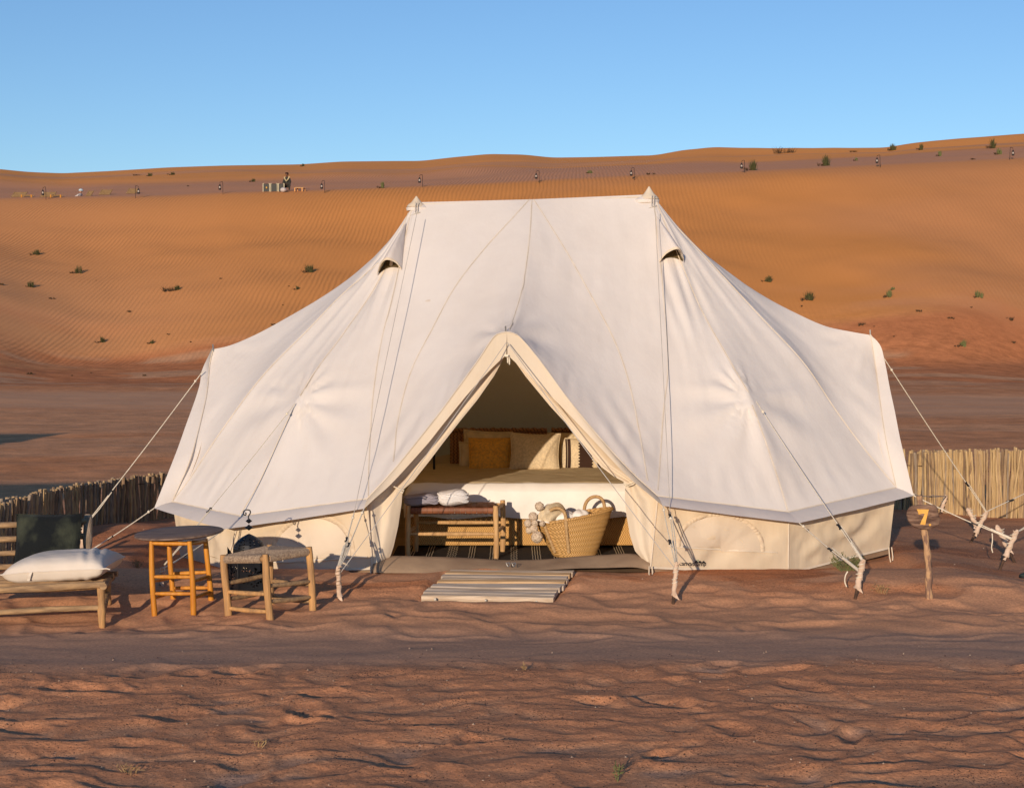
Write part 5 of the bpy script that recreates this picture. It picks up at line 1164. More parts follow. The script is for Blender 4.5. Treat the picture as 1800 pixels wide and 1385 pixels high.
def domef(u_, v):
    a = 2 * math.pi * u_; prof = [(0, .97), (.15, 1.03), (.35, 1.04), (.55, .93), (.72, .74), (.86, .46), (.95, .20), (1, .05)]; r = R0 * float(np.interp(v, [p[0] for p in prof], [p[1] for p in prof]))
    r *= 1 + .02 * abs(math.sin(4 * a)); return Lc + Vector((math.cos(a) * r, math.sin(a) * r, zd0 + (zd1 - zd0) * v))
m = MB(); pierced(m, domef, 96, 40, lambda u_, v, i, j: .08 < v < .82 and (((i % 12) in (3, 4) and (j % 5) in (1, 2)) or ((i % 12) in (8, 9) and (j % 5) in (3, 4)) or ((i % 12) == 6 and j % 7 == 2))); part('dome', m, M_LANT, ln)
def bulb(pyc, r, hgt):
    c = at(438, pyc, LY); m = MB(); m.lathe((lx, LY, c.z), [(.004, -hgt * 1.2), (.006, -hgt), (r * .7, -hgt * .45), (r, 0), (r * .7, hgt * .45), (.006, hgt), (.004, hgt * 1.3)], 18); part('finial_bulb', m, M_LANT, ln)
bulb(927, .030, .016); bulb(915.5, .023, .014)
hk = [(437, 911), (438, 906), (440.5, 902), (440.5, 898), (437, 896), (431.5, 896.5), (428.5, 900), (429, 904), (432, 905), (433.3, 902.5), (431.8, 900.8)]
m = MB(); m.tube(cr([at(x, y, LY) + Vector((lx - at(438, y, LY).x, 0, 0)) for x, y in hk], 50), .0045, 7); part('hook', m, M_LANT, ln)
# log chair, cut by the left edge
fq = on(180, 1102); CYf = fq.y; CYb = CYf + .66
ch = thing('log_chair', 'low log lounge chair with slatted back, cut off by the left edge', 'chair', fq)
zf = at(180, 1030, CYf).z; gz = fq.z; X1 = fq.x; X0 = X1 - 1.02
def log(A, B, r, m_, nm='rail', par=ch, bow=0, n=14, wob=.004, ends=1.0):
    m = MB(); s = random.random() * 9; A = Vector(A); B = Vector(B); pts = []; rr = []
    for i in range(n + 1):
        t = i / n; pts.append(A.lerp(B, t) + Vector((0, wob * math.sin(s + t * 7), wob * math.cos(s * 2 + t * 6) - bow * math.sin(math.pi * t)))); rr.append(r * (1 + .10 * math.sin(s + t * 11) + .05 * math.sin(t * 23 + s)))
    rr = [r_ * (ends if i in (0, n) else 1) for i, r_ in enumerate(rr)]
    m.tube(pts, rr, 11); return part(nm, m, m_, par)
for x in (X0, X1):
    log((x, CYf, gz - .02), (x - .008, CYf, zf - .012), .024, M_OAK, 'leg', ends=.8)
    log((x - .10, CYb - .14, hz(x, CYb) - .02), (x - .10, CYb - .16, zf - .01), .022, M_OAK, 'leg', ends=.8)
    log((x + .014, CYf - .02, zf + .004), (x - .10, CYb - .05, zf - .035), .026, M_GREYW, 'side_rail')
    log((x - .01, CYf + .02, gz + .06), (x - .10, CYb - .16, gz + .13), .020, M_GREYW, 'side_rail')
bt = at(155, 906, CYb + .05); xb1 = bt.x; xb0 = xb1 - 1.0
log((xb1 + .02, CYb - .07, zf - .06), (xb1, CYb + .05, bt.z), .030, M_GREYV, 'back_post', ends=.95); log((xb0 + .02, CYb - .07, zf - .06), (xb0, CYb + .05, bt.z), .030, M_GREYV, 'back_post', ends=.95)
for i, py in enumerate((920, 945, 970, 995)):
    f = (at(100, py, CYb).z - zf) / (bt.z - zf); y = CYb - .05 + .09 * f; z = at(100, py, y).z; log((xb0, y, z - .02), (xb1, y, z + .008), .019, M_GREYW, 'back_slat')
log((X0 - .03, CYf - .005, zf - .035), (X1 + .022, CYf - .005, zf + .006), .023, M_GREYW, 'front_rail')
log((X0, CYf + .05, zf - .04), (X1 - .02, CYf + .05, zf - .012), .020, M_OAK, 'front_rail')
a_ = at(0, 1076, CYf); b_ = at(174, 1067, CYf); log((X0, CYf, a_.z - .02), (X1, CYf, b_.z), .019, M_GREYW, 'stretcher')
log((X0 - .05, CYb - .15, zf - .11), (X1 - .10, CYb - .15, zf - .075), .022, M_OAK, 'stretcher')
for k in range(5): y = CYf + .10 + .10 * k; log((X0 - .02, y, zf - .02), (X1 - .03, y, zf + .002), .017, M_GREYW, 'seat_slat')
M_VELV = mat('dark_green_velvet', (0.040, 0.046, 0.030), 0.85, (0.003, 0.005, 0.006), 5, bump=.006, bscale=60, sheen=.08, contrast=(.44, .62))
M_CUSH = mat('cream_cotton', (0.70, 0.62, 0.53), 0.9, (0.64, 0.56, 0.47), 5, bump=.006, bscale=9)
A = at(25, 908, CYb - .12); B = at(141, 990, CYb - .12)
pillow('cushion', 'dark green velvet cushion leaning on the log chair’s back', 'cushion', (A.x + B.x) / 2, CYb - .10, (A.z + B.z) / 2, B.x - A.x, A.z - B.z + .03, .13, -.20, M_VELV, ears=.035)
# seat cushion: thick, with a welt round its middle
A = at(4, 1028, CYf + .05); B = at(184, 1020, CYf + .05); cw = B.x - A.x; cxx = (A.x + B.x) / 2; cyy = CYf + .30; hz0 = zf + .012
sc_ = thing('seat_cushion', 'thick cream cotton seat cushion lying on the log chair', 'cushion', (cxx, cyy, hz0))
mb = MB(); welt = []
nn = 40
def sc_pt(a, b, top):
    ex = 1 - .05 * (1 - b * b); x = a * cw / 2 * ex; y = b * .27 * (1 - .05 * (1 - a * a)); f = max(0, 1 - abs(a) ** (4.2 if top else 7)) ** .5 * max(0, 1 - abs(b) ** (3.6 if top else 9)) ** .5
    zc = .078 + .016 * a - .020 * max(0, -a - .6); k = (.088 if top else -.078); wrn = .012 * (float(fbm(np.array(a * 3 + 3), np.array(b * 3), 3, 31)) - .5) + .010 * math.sin((a - .55) * 26 + b * 5) * math.exp(-((a - .62) / .2) ** 2) * (1 if top else .5)
    return Vector((cxx + x, cyy + y, hz0 + zc + k * f + wrn * f))
for top in (True, False):
    mb.grid([[sc_pt(i / nn * 2 - 1, j / nn * 2 - 1, top) for j in range(nn + 1)] for i in range(nn + 1)])
part('cover', mb, M_CUSH, sc_, angle=None)
e = [sc_pt(-1 + i / 15, -1, True) for i in range(31)] + [sc_pt(1, -1 + j / 10, True) for j in range(21)] + [sc_pt(1 - i / 15, 1, True) for i in range(31)] + [sc_pt(-1, 1 - j / 10, True) for j in range(21)]
mb = MB(); mb.tube(e, .005, 6, cap=False); part('welt', mb, M_CUSH, sc_)
for a in (-1, 1):
    p = sc_pt(a, -1, True); mb = MB(); mb.tube(cr([p, p + Vector((.02 * a, -.01, .003)), p + Vector((.045 * a, -.015, -.002 if a > 0 else -.03))], 8), .004, 5); part('cord_tie', mb, M_CUSH, sc_)
p0 = sc_pt(-.42, -1, True); mb = MB(); mb.grid([[p0 + Vector((s * .009 - .004 * k, -.008 - .006 * math.sin(k), -.011 * k)) for s in (-1, 1)] for k in range(6)]); part('loop_tab', mb, M_CUSH, sc_)
# ------------------------------------------------------------------ NUMBER SIGN
M_BARK = mat('rough_log_slice', (0.26, 0.16, 0.11), 0.9, (0.10, 0.055, 0.04), 9, (1.2, 1, 7), bump=.012, bscale=14)
M_STICK = mat('peeling_branch', (0.46, 0.28, 0.15), 0.85, (0.22, 0.13, 0.09), 12, (3, 3, 1), bump=.005, bscale=24, contrast=(.45, .55))
M_PAINT = mat('yellow_paint', (0.78, 0.43, 0.10), 0.7, (0.68, 0.35, 0.07), 30)
q = on(1634, 1053); SY = q.y
sg_ = thing('number_sign', 'log-slice sign with a yellow painted 7 on a peeling branch post', 'sign', q)
ptsx = [(1634, 1060), (1632, 1030), (1632, 1000), (1630, 970), (1626, 940), (1621, 915), (1618, 890), (1616, 871)]
m = MB(); m.tube(cr([at(x, y, SY) for x, y in ptsx], 30), [.024 + .003 * math.sin(i * 1.1) - .0001 * i for i in range(30)], 11); part('post', m, M_STICK, sg_)
out_ = [(1593, 905), (1597, 893), (1606, 888), (1625, 887), (1641, 887), (1648, 893), (1650, 905), (1653, 914), (1650, 923), (1640, 927), (1632, 931), (1618, 930), (1606, 926), (1597, 917)]
oo = [(v.x, v.y) for v in cr([Vector((x, y, 0)) for x, y in out_ + [out_[0]]], 57)[:-1]]
m = MB(); cxo = 1623; cyo = 908; n = len(oo); P = []
for i, (x, y) in enumerate(oo):
    jr = 1 + .012 * math.sin(i * 2.7); x = cxo + (x - cxo) * jr; y = cyo + (y - cyo) * jr
    row = [at(x, y, SY + .012), at(x, y, SY - .028)]
    for f in (.93, .7, .45, .2, .02):
        xx = cxo + (x - cxo) * f; yy = cyo + (y - cyo) * f; row.append(at(xx, yy, SY - .036 + (.004 * math.sin(yy * 1.9 + .35 * xx) if .1 < f < .9 else 0)))
    P.append(row)
m.grid(P, closed_u=True); m.add([P[i][0] for i in range(n)], [tuple(range(n))]); part('log_slice', m, M_BARK, sg_, angle=50)
def flatshape(pts, Yp, th, mm, nm, par):
    m = MB(); a = [at(x, y, Yp) for x, y in pts]; b = [p + Vector((0, th, 0)) for p in a]; n = len(a); m.add(a + b, [tuple(range(n)), tuple(range(2 * n - 1, n - 1, -1))] + [(i, i + n, (i + 1) % n + n, (i + 1) % n) for i in range(n)]); part(nm, m, mm, par, smooth=False)
flatshape([(1611.5, 894.8), (1632.8, 895.2), (1631.5, 900), (1630.2, 906), (1628, 914), (1626.5, 922.5), (1617.5, 921.5), (1620, 915), (1623.5, 908), (1625.5, 902.5), (1620, 902.8), (1614.8, 904.2), (1614, 900)], SY - .043, .004, M_PAINT, 'painted_numeral', sg_)
flatshape([(1634.8 + 2.1 * math.cos(a), 922.3 + 2.1 * math.sin(a)) for a in np.linspace(0, 2 * math.pi, 13)[:-1]], SY - .043, .004, M_PAINT, 'painted_dot', sg_)
# slipper at the right edge
q = on(1800, 1017); M_SLIP = mat('dark_green_rubber', (0.03, 0.045, 0.04), .6)
m = MB(); P = []
for i in range(18):
    a = math.pi * i / 17; row = []
    for j in range(20): b = 2 * math.pi * j / 20; row.append(q + Vector((.04, 0, .022)) + Vector((-.075 * math.cos(a), .036 * math.sin(a) * math.cos(b), .022 * math.sin(a) * math.sin(b))))
    P.append(row + [row[0]])
m.grid(P); t = thing('slipper', 'toe of a dark green rubber slipper at the right edge of the picture', 'slipper', q); part('upper', m, M_SLIP, t)
m = MB(); m.grid([[q + Vector((.04 + .078 * math.cos(a) * f, .038 * math.sin(a) * f, zz)) for f, zz in ((0.01, .002), (1, .002), (1, .014), (.9, .016))] for a in np.linspace(0, 2 * math.pi, 25)]); part('sole', m, M_IRON, t)

# ------------------------------------------------------------------ REED FENCES
M_REED = [mat('reed_%s' % n, c, .85, c2, 9, (9, 9, .6), bump=.003, bscale=30) for n, c, c2 in (('straw', (.55, .39, .20), (.40, .27, .13)), ('tan', (.46, .32, .18), (.30, .20, .11)), ('brown', (.30, .20, .12), (.18, .12, .075)), ('grey', (.36, .28, .20), (.22, .165, .12)))]
unit = []
for s in range(6):
    m = MB(); r_ = random.Random(s); n = 5; pts = [Vector((.006 * math.sin(r_.random() * 6 + i), .004 * math.sin(r_.random() * 6 + i * 2), i / (n - 1))) for i in range(n)]; m.tube(pts, [1 * r_.uniform(.85, 1.1) * .011 for _ in range(n)], 6); unit.append(m)
meshes = []
for s in range(6):
    for mm in M_REED: me = unit[s].mesh('reed', (0, 0, 0), True, 40); me.materials.append(mm); meshes.append(me)
def fence(label, path, h0, h1, n, wts, dark=None):
    pts = resample(path, n); t = thing('reed_fence', label, 'fence', pts[0]); cnt = 0; stuff = MB()
    rF = random.Random(n)
    for i, p in enumerate(pts):
        f = i / (n - 1); h = (h0 + (h1 - h0) * f - hz(p.x, p.y)) * rF.uniform(.965, 1.035) + .008 * math.sin(i * .31); k = rF.choices(range(4), wts)[0]; 
        o = bpy.data.objects.new('reed', meshes[rF.randrange(6) * 4 + k]); COL.objects.link(o); o.parent = t
        zb = hz(p.x, p.y) - .04; o.location = (p.x - pts[0].x + rF.uniform(-.004, .004), p.y - pts[0].y + rF.uniform(-.022, .022), zb - pts[0].z)
        w1 = rF.uniform(.75, 1.5); o.scale = (w1, w1, h + .04); o.rotation_euler = (rF.gauss(0, .035), rF.gauss(0, .045), rF.uniform(0, 6.28))
        if rF.random() < .06: o.rotation_euler[1] = rF.gauss(0, .10)
    for zf_ in (.25, .72):
        m = MB(); m.tube([Vector((p.x, p.y + .02, hz(p.x, p.y) + zf_ * (h0 + h1) / 2)) for p in resample(path, 40)], .004, 5); part('binding_wire', m, M_RUST, t)
def gp(x, y): return ghit(x, y, 9)
Lf = [at(-130, 1040, 10.9), at(0, 1003, 11.9), at(80, 972, 12.9), at(170, 945, 13.9), at(260, 922, 14.8), at(330, 912, 15.4), at(380, 906, 15.9)]
Lf = [Vector((p.x, p.y, hz(p.x, p.y))) for p in Lf]
fence('low reed fence of dark weathered sticks behind the log chair, left of the tent', cr(Lf, 60), .55, .455, 285, (.22, .30, .28, .20))
Rf = [at(1480, 905, 16.6), at(1600, 903, 16.2), at(1680, 905, 15.7), at(1800, 898, 15.4), at(1960, 890, 15.1)]
Rf = [Vector((p.x, p.y, hz(p.x, p.y))) for p in Rf]
fence('pale straw-coloured reed fence right of the tent behind the number sign', cr(Rf, 60), .555, .735, 275, (.50, .34, .08, .08))
# neighbour's guy ropes that run in from the right edge, tied to the crossed rods
nb_ = thing('neighbour_guy_rope', 'white rope running from the crossed rods to the stake at the right edge', 'rope', T_e)
m = MB(); S1 = at(1800, 868, T_e.y + .4); m.tube([T_e + Vector((-.02, 0, 0)), S1, S1 + (S1 - T_e)], .0045, 6); part('rope', m, M_ROPE, nb_)
m = MB(); sl_ = T_e.lerp(S1, .62); m.box(sl_, (.075, .012, .018), Matrix.Rotation(-.3, 3, 'Y'), .003); part('slider', m, M_BLACK, nb_)
nb_ = thing('neighbour_guy_rope', 'doubled white rope leaving the right edge above the dark green slipper', 'rope', T_d)
for dz in (0, .018):
    m = MB(); m.tube([T_d + Vector((-.02, 0, -.02 + dz * .3)), at(1803, 925 + dz * 160, T_d.y + .2), at(1880, 890 + dz * 160, T_d.y + .5)], .0045, 6); part('rope', m, M_ROPE, nb_)
# ------------------------------------------------------------------ DESERT PLANTS
M_GRASS = mat('dry_green_tussock', (0.085, 0.085, 0.030), 0.9, (0.045, 0.040, 0.016), 20)
M_TWIG = mat('brown_dead_twigs', (0.10, 0.060, 0.030), 0.9, (0.05, 0.03, 0.015), 20)
M_FRESH = mat('pale_green_stems', (0.16, 0.17, 0.06), 0.85, (0.09, 0.10, 0.04), 20)
M_STRAW = mat('straw_stems', (0.36, 0.24, 0.11), 0.9, (0.24, 0.15, 0.07), 20)
def tuft(mb, c, r, h, n, rs, spread=1.0, wd=.004, droop=.3):
    for i in range(n):
        a = rs.uniform(0, 6.283); d = rs.uniform(.15, 1) * r * spread; b0 = c + Vector((rs.gauss(0, r * .18), rs.gauss(0, r * .18), -.02)); L = h * rs.uniform(.5, 1.15)
        tip = b0 + Vector((math.cos(a) * d, math.sin(a) * d, L)); md = b0.lerp(tip, .55) + Vector((0, 0, L * droop * .4))
        s = Vector((-math.sin(a), math.cos(a), 0)) * wd
        if rs.random() < .5: s = Vector((wd, 0, 0))
        mb.add([b0 - s, b0 + s, md + s * .7, md - s * .7, tip], [(0, 1, 2, 3), (3, 2, 4)])
def shrub(px, py, size, label, kind='t', near=False):
    """size in picture pixels across"""
    p = ghit(px, py, 9 if near else 50, 260); rs = random.Random(int(px * 7 + py)); k = p.y / F; r = size * k * .55; h = r * {'t': 1.8, 'd': .75, 'g': 2.0, 'b': .4}[kind]
    t = thing('desert_shrub', label, 'shrub', p, 'tussocks and dead shrubs scattered over the sand')
    wd = max(.0035, min(.05, .42 * k))
    if kind in ('t', 'g'):
        m = MB(); [tuft(m, p + Vector((rs.gauss(0, .35) * r, rs.gauss(0, .3) * r, 0)), r * rs.uniform(.5, .85), h * rs.uniform(.55, 1.0), 34 if size > 9 else 18, rs, 1.0, wd * .8) for _ in range(4)]; part('blades', m, M_GRASS if kind == 't' else M_FRESH, t, smooth=False)
        m = MB(); [tuft(m, p + Vector((-(.3 + .5 * q) * r, -(.3 + .6 * q) * r * rs.random(), 0)), r * .5, h * .28, 12, rs, 1.4, wd) for q in range(3)]; part('dead_stems', m, M_TWIG, t, smooth=False)
    else:
        m = MB()
        for q in range(4 if size > 8 else 2): tuft(m, p + Vector((rs.uniform(-1, 1) * r * .8, rs.uniform(-1, 1) * r * .6, 0)), r * .55, h, 16, rs, 1.3, wd)
        part('twigs', m, M_TWIG, t, smooth=False)
SH = [
 (66, 449, 14, 'green-brown tussock, highest of those on the dune face at the far left', 't'), (135, 481, 14, 'tussock on the left dune face, just below and right of the highest one', 't'),
 (55, 506, 13, 'round dark tussock on the left dune face, low and near the left edge', 't'), (92, 526, 9, 'small thin tussock right below the round dark one on the left dune face', 'd'),
 (2, 501, 9, 'tussock cut by the left edge of the picture', 'd'), (298, 513, 22, 'wide spreading dead shrub in the middle of the left dune face', 'd'), (310, 512, 12, 'dark clump at the right end of the wide dead shrub on the left dune face', 't'),
 (227, 549, 9, 'thin dry twig clump below the wide dead shrub', 'd'), (388, 492, 7, 'tiny dark tuft halfway between the wide dead shrub and the tent', 'd'), (168, 494, 4, 'speck of a tuft right of the second tussock on the left dune face', 'd'),
 (547, 480, 17, 'largest green tussock left of the tent, high beside its roof', 't'), (524, 509, 9, 'small tussock just below the largest green one beside the tent roof', 't'), (509, 505, 5, 'tiny tuft left of the small tussock beside the tent roof', 'd'),
 (498, 537, 6, 'upright dead twig close to the tent’s left roof edge', 'd'), (480, 573, 9, 'dark low twigs touching the tent’s left roof line', 'd'), (179, 603, 12, 'low green cushion plant at the foot of the left dune', 't'),
 (267, 605, 9, 'second low cushion plant at the dune foot, right of the green one', 't'), (296, 590, 7, 'small dry tuft just above the dune foot left of the tent', 'd'), (337, 603, 6, 'tiny tuft at the dune foot nearest the tent’s left peak', 'd'),
 (52, 658, 12, 'dead branch pile on the reddish flat at the far left', 'd'), (125, 661, 7, 'low brown tuft on the reddish flat, right of the branch pile', 'd'), (161, 656, 6, 'pale dry tuft on the reddish flat', 'd'), (253, 661, 9, 'brown tuft on a sand hummock left of the tent', 'd'),
 (1350, 497, 15, 'dark dry shrub nearest the tent’s right roof slope, upper one', 't'), (1421, 529, 20, 'biggest dark tussock right of the tent', 't'), (1408, 540, 8, 'dead twigs at the left foot of the biggest tussock', 'd'),
 (1564, 522, 16, 'bushy green shrub in the middle of the right dune face', 'g'), (1571, 510, 8, 'small sprig right above the bushy green shrub', 'g'), (1721, 525, 14, 'bright green tussock high on the right dune face', 'g'),
 (1615, 548, 10, 'thin brown shrub between the two green ones on the right dune', 'd'), (1707, 542, 6, 'tiny tuft below the bright green tussock', 'd'), (1674, 564, 15, 'spreading dark shrub low on the right dune face', 'd'),
 (1775, 564, 16, 'flat dark shrub low on the right dune near the right edge', 'd'), (1512, 573, 16, 'low scattered twigs just above the tent’s right roof peak', 'd'), (1535, 576, 6, 'tiny tuft right of the tent’s right roof peak', 'd'),
 (1692, 609, 14, 'pale green flat plant at the foot of the right dune', 'g'), (1680, 611, 8, 'dead stick beside the pale green flat plant', 'd'), (1782, 603, 9, 'small dry plant at the dune foot near the right edge', 'd'), (1570, 594, 7, 'tiny dry tuft at the dune foot right of the tent', 'd'),
 (672, 331, 11, 'pale green grass clump on the dune crest left of the tent’s left peak', 'g'), (1037, 305, 8, 'green tuft on the crest between the tent’s two peaks', 'g'), (1145, 307, 16, 'flat dead branches on the crest beside the lantern above the right peak', 'b'),
 (1322, 300, 20, 'dark mound-shaped shrub on the crest right of a lantern', 't'), (1452, 292, 20, 'dark green mound-shaped shrub on the right crest', 't'), (1505, 283, 7, 'upright pale grass on the right crest, left of a lantern', 'g'),
 (1380, 270, 50, 'long line of dead branches below the skyline on the right', 'b'), (1500, 268, 12, 'short piece of dead branch below the skyline on the right', 'b'), (1570, 265, 14, 'green tuft on the skyline side of the right dune, leftmost of three', 't'),
 (1619, 264, 13, 'green tuft on the far right dune, middle one of three', 't'), (1747, 261, 19, 'large dark tussock on the far right dune, rightmost of three', 't'), (1755, 272, 12, 'pale straw tuft just below the large dark tussock on the far right', 'g'), (1711, 281, 13, 'flat green plant on the near crest at the far right', 'b'),
 (1652, 275, 10, 'pale thin grass on the crest at the right', 'g'), (240, 309, 12, 'flat brown twigs on the distant left dune, leftmost', 'b'), (264, 310, 7, 'small dark tuft on the distant left dune, right of the twigs', 't'), (303, 308, 9, 'greenish tuft on the distant left dune', 't'),
 (446, 320, 9, 'tuft on the far slope left of the black boxes', 't'), (533, 293, 6, 'lone tiny shrub standing on the left skyline', 't'), (332, 328, 6, 'small dark twigs on the shelf behind the left crest', 'd')]
for x, y, s_, lab, kd in SH: shrub(x, y, s_, lab, kd)
# near plants
def fineplant(px, py, w_, h_, n, m_, label, seed, name='desert_plant', y0=8.8):
    p = ghit(px, py, y0); k = p.y / F; rs = random.Random(seed); t = thing(name, label, 'plant', p); m = MB(); lf = MB()
    for i in range(n):
        a = rs.uniform(-1, 1); r = w_ * k / 2; tip = p + Vector((a * r, rs.uniform(-.6, .6) * r, h_ * k * rs.uniform(.4, 1) * (1 - .3 * abs(a)))); b0 = p + Vector((a * r * .25, rs.gauss(0, .02), -.02)); md = b0.lerp(tip, .5) + Vector((rs.gauss(0, .015), rs.gauss(0, .015), .02))
        m.tube([b0, md, tip], [.0022, .0018, .001], 4)
        for q in range(7 if m_ is M_FRESH else 1):
            f = rs.uniform(.3, 1); c = (b0.lerp(md, f * 2) if f < .5 else md.lerp(tip, f * 2 - 1)); d = Vector((rs.gauss(0, 1), rs.gauss(0, 1), rs.uniform(.1, 1.2))).normalized() * rs.uniform(.014, .034); s = d.cross(Vector((0, 1, .3))).normalized() * .0026
            lf.add([c, c + d * .5 + s, c + d, c + d * .5 - s], [(0, 1, 2, 3)])
    part('stems', m, m_, t); part('leaves', lf, m_, t, smooth=False)
fineplant(1486, 1003, 70, 34, 46, M_FRESH, 'feathery pale green plant at the foot of the tent’s right front corner', 4)
fineplant(1549, 1042, 34, 18, 16, M_STRAW, 'small dry plant on the sand between the corner stake and the number sign', 5)
fineplant(240, 998, 24, 18, 18, M_STRAW, 'dry straw tuft on the red sand between chair and round table', 6)
fineplant(1085, 1372, 10, 48, 4, M_FRESH, 'single thin green sprout in the foreground sand', 8, y0=5)
fineplant(920, 1178, 14, 9, 6, M_STRAW, 'curled pale straw on the foreground sand near the middle', 9, y0=6)
fineplant(230, 1358, 60, 14, 9, M_STRAW, 'thin straggling dry runner in the left foreground', 10, y0=5)
fineplant(455, 1312, 30, 10, 6, M_STRAW, 'little dry twig in the foreground left of the middle', 11, y0=5)
# pebbles and coarse crumbs
M_PEB = mat('pale_pebble', (0.52, 0.38, 0.27), 0.9, (0.30, 0.19, 0.13), 30); M_PEBD = mat('dark_crumb', (0.10, 0.06, 0.045), 0.9, (0.05, 0.03, 0.025), 30)
rs = random.Random(12)
for nm, mm, cnt, r0, r1, lab in (('pebbles', M_PEB, 900, .0025, .0085, 'pale pebbles strewn over the sand'), ('sand_crumbs', M_PEBD, 2600, .0015, .006, 'dark coarse crumbs strewn over the foreground sand')):
    m = MB()
    for i in range(cnt):
        zone_ = rs.random(); 
        if nm == 'pebbles': Y = rs.uniform(5.8, 9.0) if zone_ < .45 else rs.uniform(10.5, 13.5)
        else: Y = 5.8 + 2.9 * rs.random() ** .8
        X = rs.uniform(-.36, .36) * Y * 1.05
        if 11.0 < Y and -3.1 < X < 3.2: 
            continue
        z = hz(X, Y); r = r0 + (r1 - r0) * rs.random() ** 3; 
        V = [Vector((X, Y, z)) + Vector((math.cos(a) * r * rs.uniform(.7, 1.2), math.sin(a) * r * rs.uniform(.7, 1.2), r * .1)) for a in (0, 1.26, 2.51, 3.77, 5.03)]; V.append(Vector((X, Y, z + r * rs.uniform(.6, 1.1))))
        m.add(V, [(0, 1, 5), (1, 2, 5), (2, 3, 5), (3, 4, 5), (4, 0, 5)])
    single(nm, m, mm, (0, 9, 0), lab, None, None, 'stuff', smooth=False)

# ------------------------------------------------------------------ ON THE DUNE CREST
M_LGL = mat('storm_lantern_glass', (0.42, 0.38, 0.34), 0.2); M_HOOK = mat('crook_iron', (0.03, 0.022, 0.02), .6)
def crest_at(px, py): return ghit(px, py, 60, 240)
LAN = [(76, 340, 'beside the leftmost loungers', 1), (243, 337, 'right of the rightmost lounger', -1), (387, 330, 'alone between the loungers and the black boxes', 1), (566, 328, 'right of the crouching person', 1), (738, 318, 'just above the tent’s left peak', 1),
       (943, 311, 'above the middle of the tent roof', 1), (1110, 306, 'above the tent’s right peak', 1), (1304, 293, 'left of the dark mound-shaped shrub', 1), (1542, 284, 'second from the right edge', 1), (1780, 270, 'nearest the right edge of the picture', -1)]
def lantern_at(px, py, where, sg):
    B = crest_at(px + 5 * sg, py + 12); k = B.y / F; t = thing('storm_lantern', 'small storm lantern on an iron crook ' + where, 'lantern', B, 'storm lanterns on crooks along the dune crest')
    x = B.x; L = Vector((B.x - 5.5 * sg * k, B.y, 0)); top = B.z + 22 * k
    m = MB(); m.tube(cr([B + Vector((0, 0, -.1)), Vector((x - .5 * sg * k, B.y, top - 2 * k)), Vector((x - 2 * sg * k, B.y, top)), Vector((L.x, B.y, top - 2 * k))], 16), .016, 5); part('crook', m, M_HOOK, t)
    zb = top - 14.5 * k; m = MB(); m.lathe((L.x, B.y, zb), [(.01, 0), (2.1 * k, 0), (2.1 * k, 2.4 * k), (1.5 * k, 3.0 * k)], 12); part('base', m, M_HOOK, t)
    m = MB(); m.lathe((L.x, B.y, zb), [(1.3 * k, 3.0 * k), (1.7 * k, 4.6 * k), (1.3 * k, 6.3 * k)], 12); part('glass', m, M_LGL, t)
    m = MB(); m.lathe((L.x, B.y, zb), [(1.9 * k, 6.3 * k), (1.5 * k, 7.2 * k), (1.2 * k, 8.6 * k), (.5 * k, 9.6 * k), (.02, 9.7 * k)], 12); part('hood', m, M_HOOK, t)
    for s in (-1, 1): m = MB(); m.tube([(L.x + s * 2.1 * k, B.y, zb + 1 * k), (L.x + s * 2.3 * k, B.y, zb + 4.5 * k), (L.x + s * 1.6 * k, B.y, zb + 7.6 * k)], .012, 5); part('side_tube', m, M_HOOK, t)
    m = MB(); m.tube([(L.x - 1.2 * k, B.y, zb + 8.6 * k), (L.x, B.y, top - 2 * k), (L.x + 1.2 * k, B.y, zb + 8.6 * k)], .008, 4); part('bail', m, M_HOOK, t)
for a in LAN: lantern_at(*a)
# slatted loungers
M_LNG = mat('straw_lounger', (0.30, 0.19, 0.09), 0.9, (0.20, 0.12, 0.055), 20)
def lounger(px, py, lab, long_=True, sg=1, w_=22):
    B = crest_at(px, py); k = B.y / F; t = thing('lounger', lab, 'lounger', B, 'slatted loungers on the dune crest'); g0 = B.z
    # raised back: wide slatted panel leaning
    for i in range(8):
        f = i / 7; z0 = g0 + (1.0 + 8 * f) * k; m = MB(); off = 3.2 * f * k
        m.tube([(B.x - w_ / 2 * k + off, B.y + f * .30, z0), (B.x + w_ / 2 * k + off, B.y + f * .30, z0)], .030, 5); part('back_slat', m, M_LNG, t)
    for s in (-1, 1): m = MB(); m.tube([(B.x + s * w_ / 2 * k, B.y - .02, g0), (B.x + s * w_ / 2 * k + 3.6 * k, B.y + .30, g0 + 10 * k)], .035, 6); part('back_frame', m, M_LNG, t)
    if long_:
        x1 = B.x + (w_ / 2 + 18) * k
        for dy in (0, .6): m = MB(); m.tube([(B.x + w_ / 2 * k, B.y - dy, g0 + 2.2 * k), (x1, B.y - dy, g0 + 2.2 * k)], .035, 6); part('side_rail', m, M_LNG, t)
        for x in (B.x + (w_ / 2 + 1) * k, x1):
            m = MB(); m.tube([(x, B.y - .6, g0 - .1), (x, B.y - .6, g0 + 3 * k)], .05, 6); part('leg', m, M_YPINE, t)
lounger(31, 347, 'straw-slatted lounger farthest left on the crest, back raised'); lounger(82, 347, 'straw-slatted lounger just right of the leftmost crest lantern')
lounger(155, 345, 'low lounger just behind the turbaned person on the crest', False, w_=8); lounger(183, 343, 'straw-slatted lounger right of the turbaned person', False, w_=18); lounger(230, 341, 'straw-slatted lounger standing against the second crest lantern', False, w_=16)
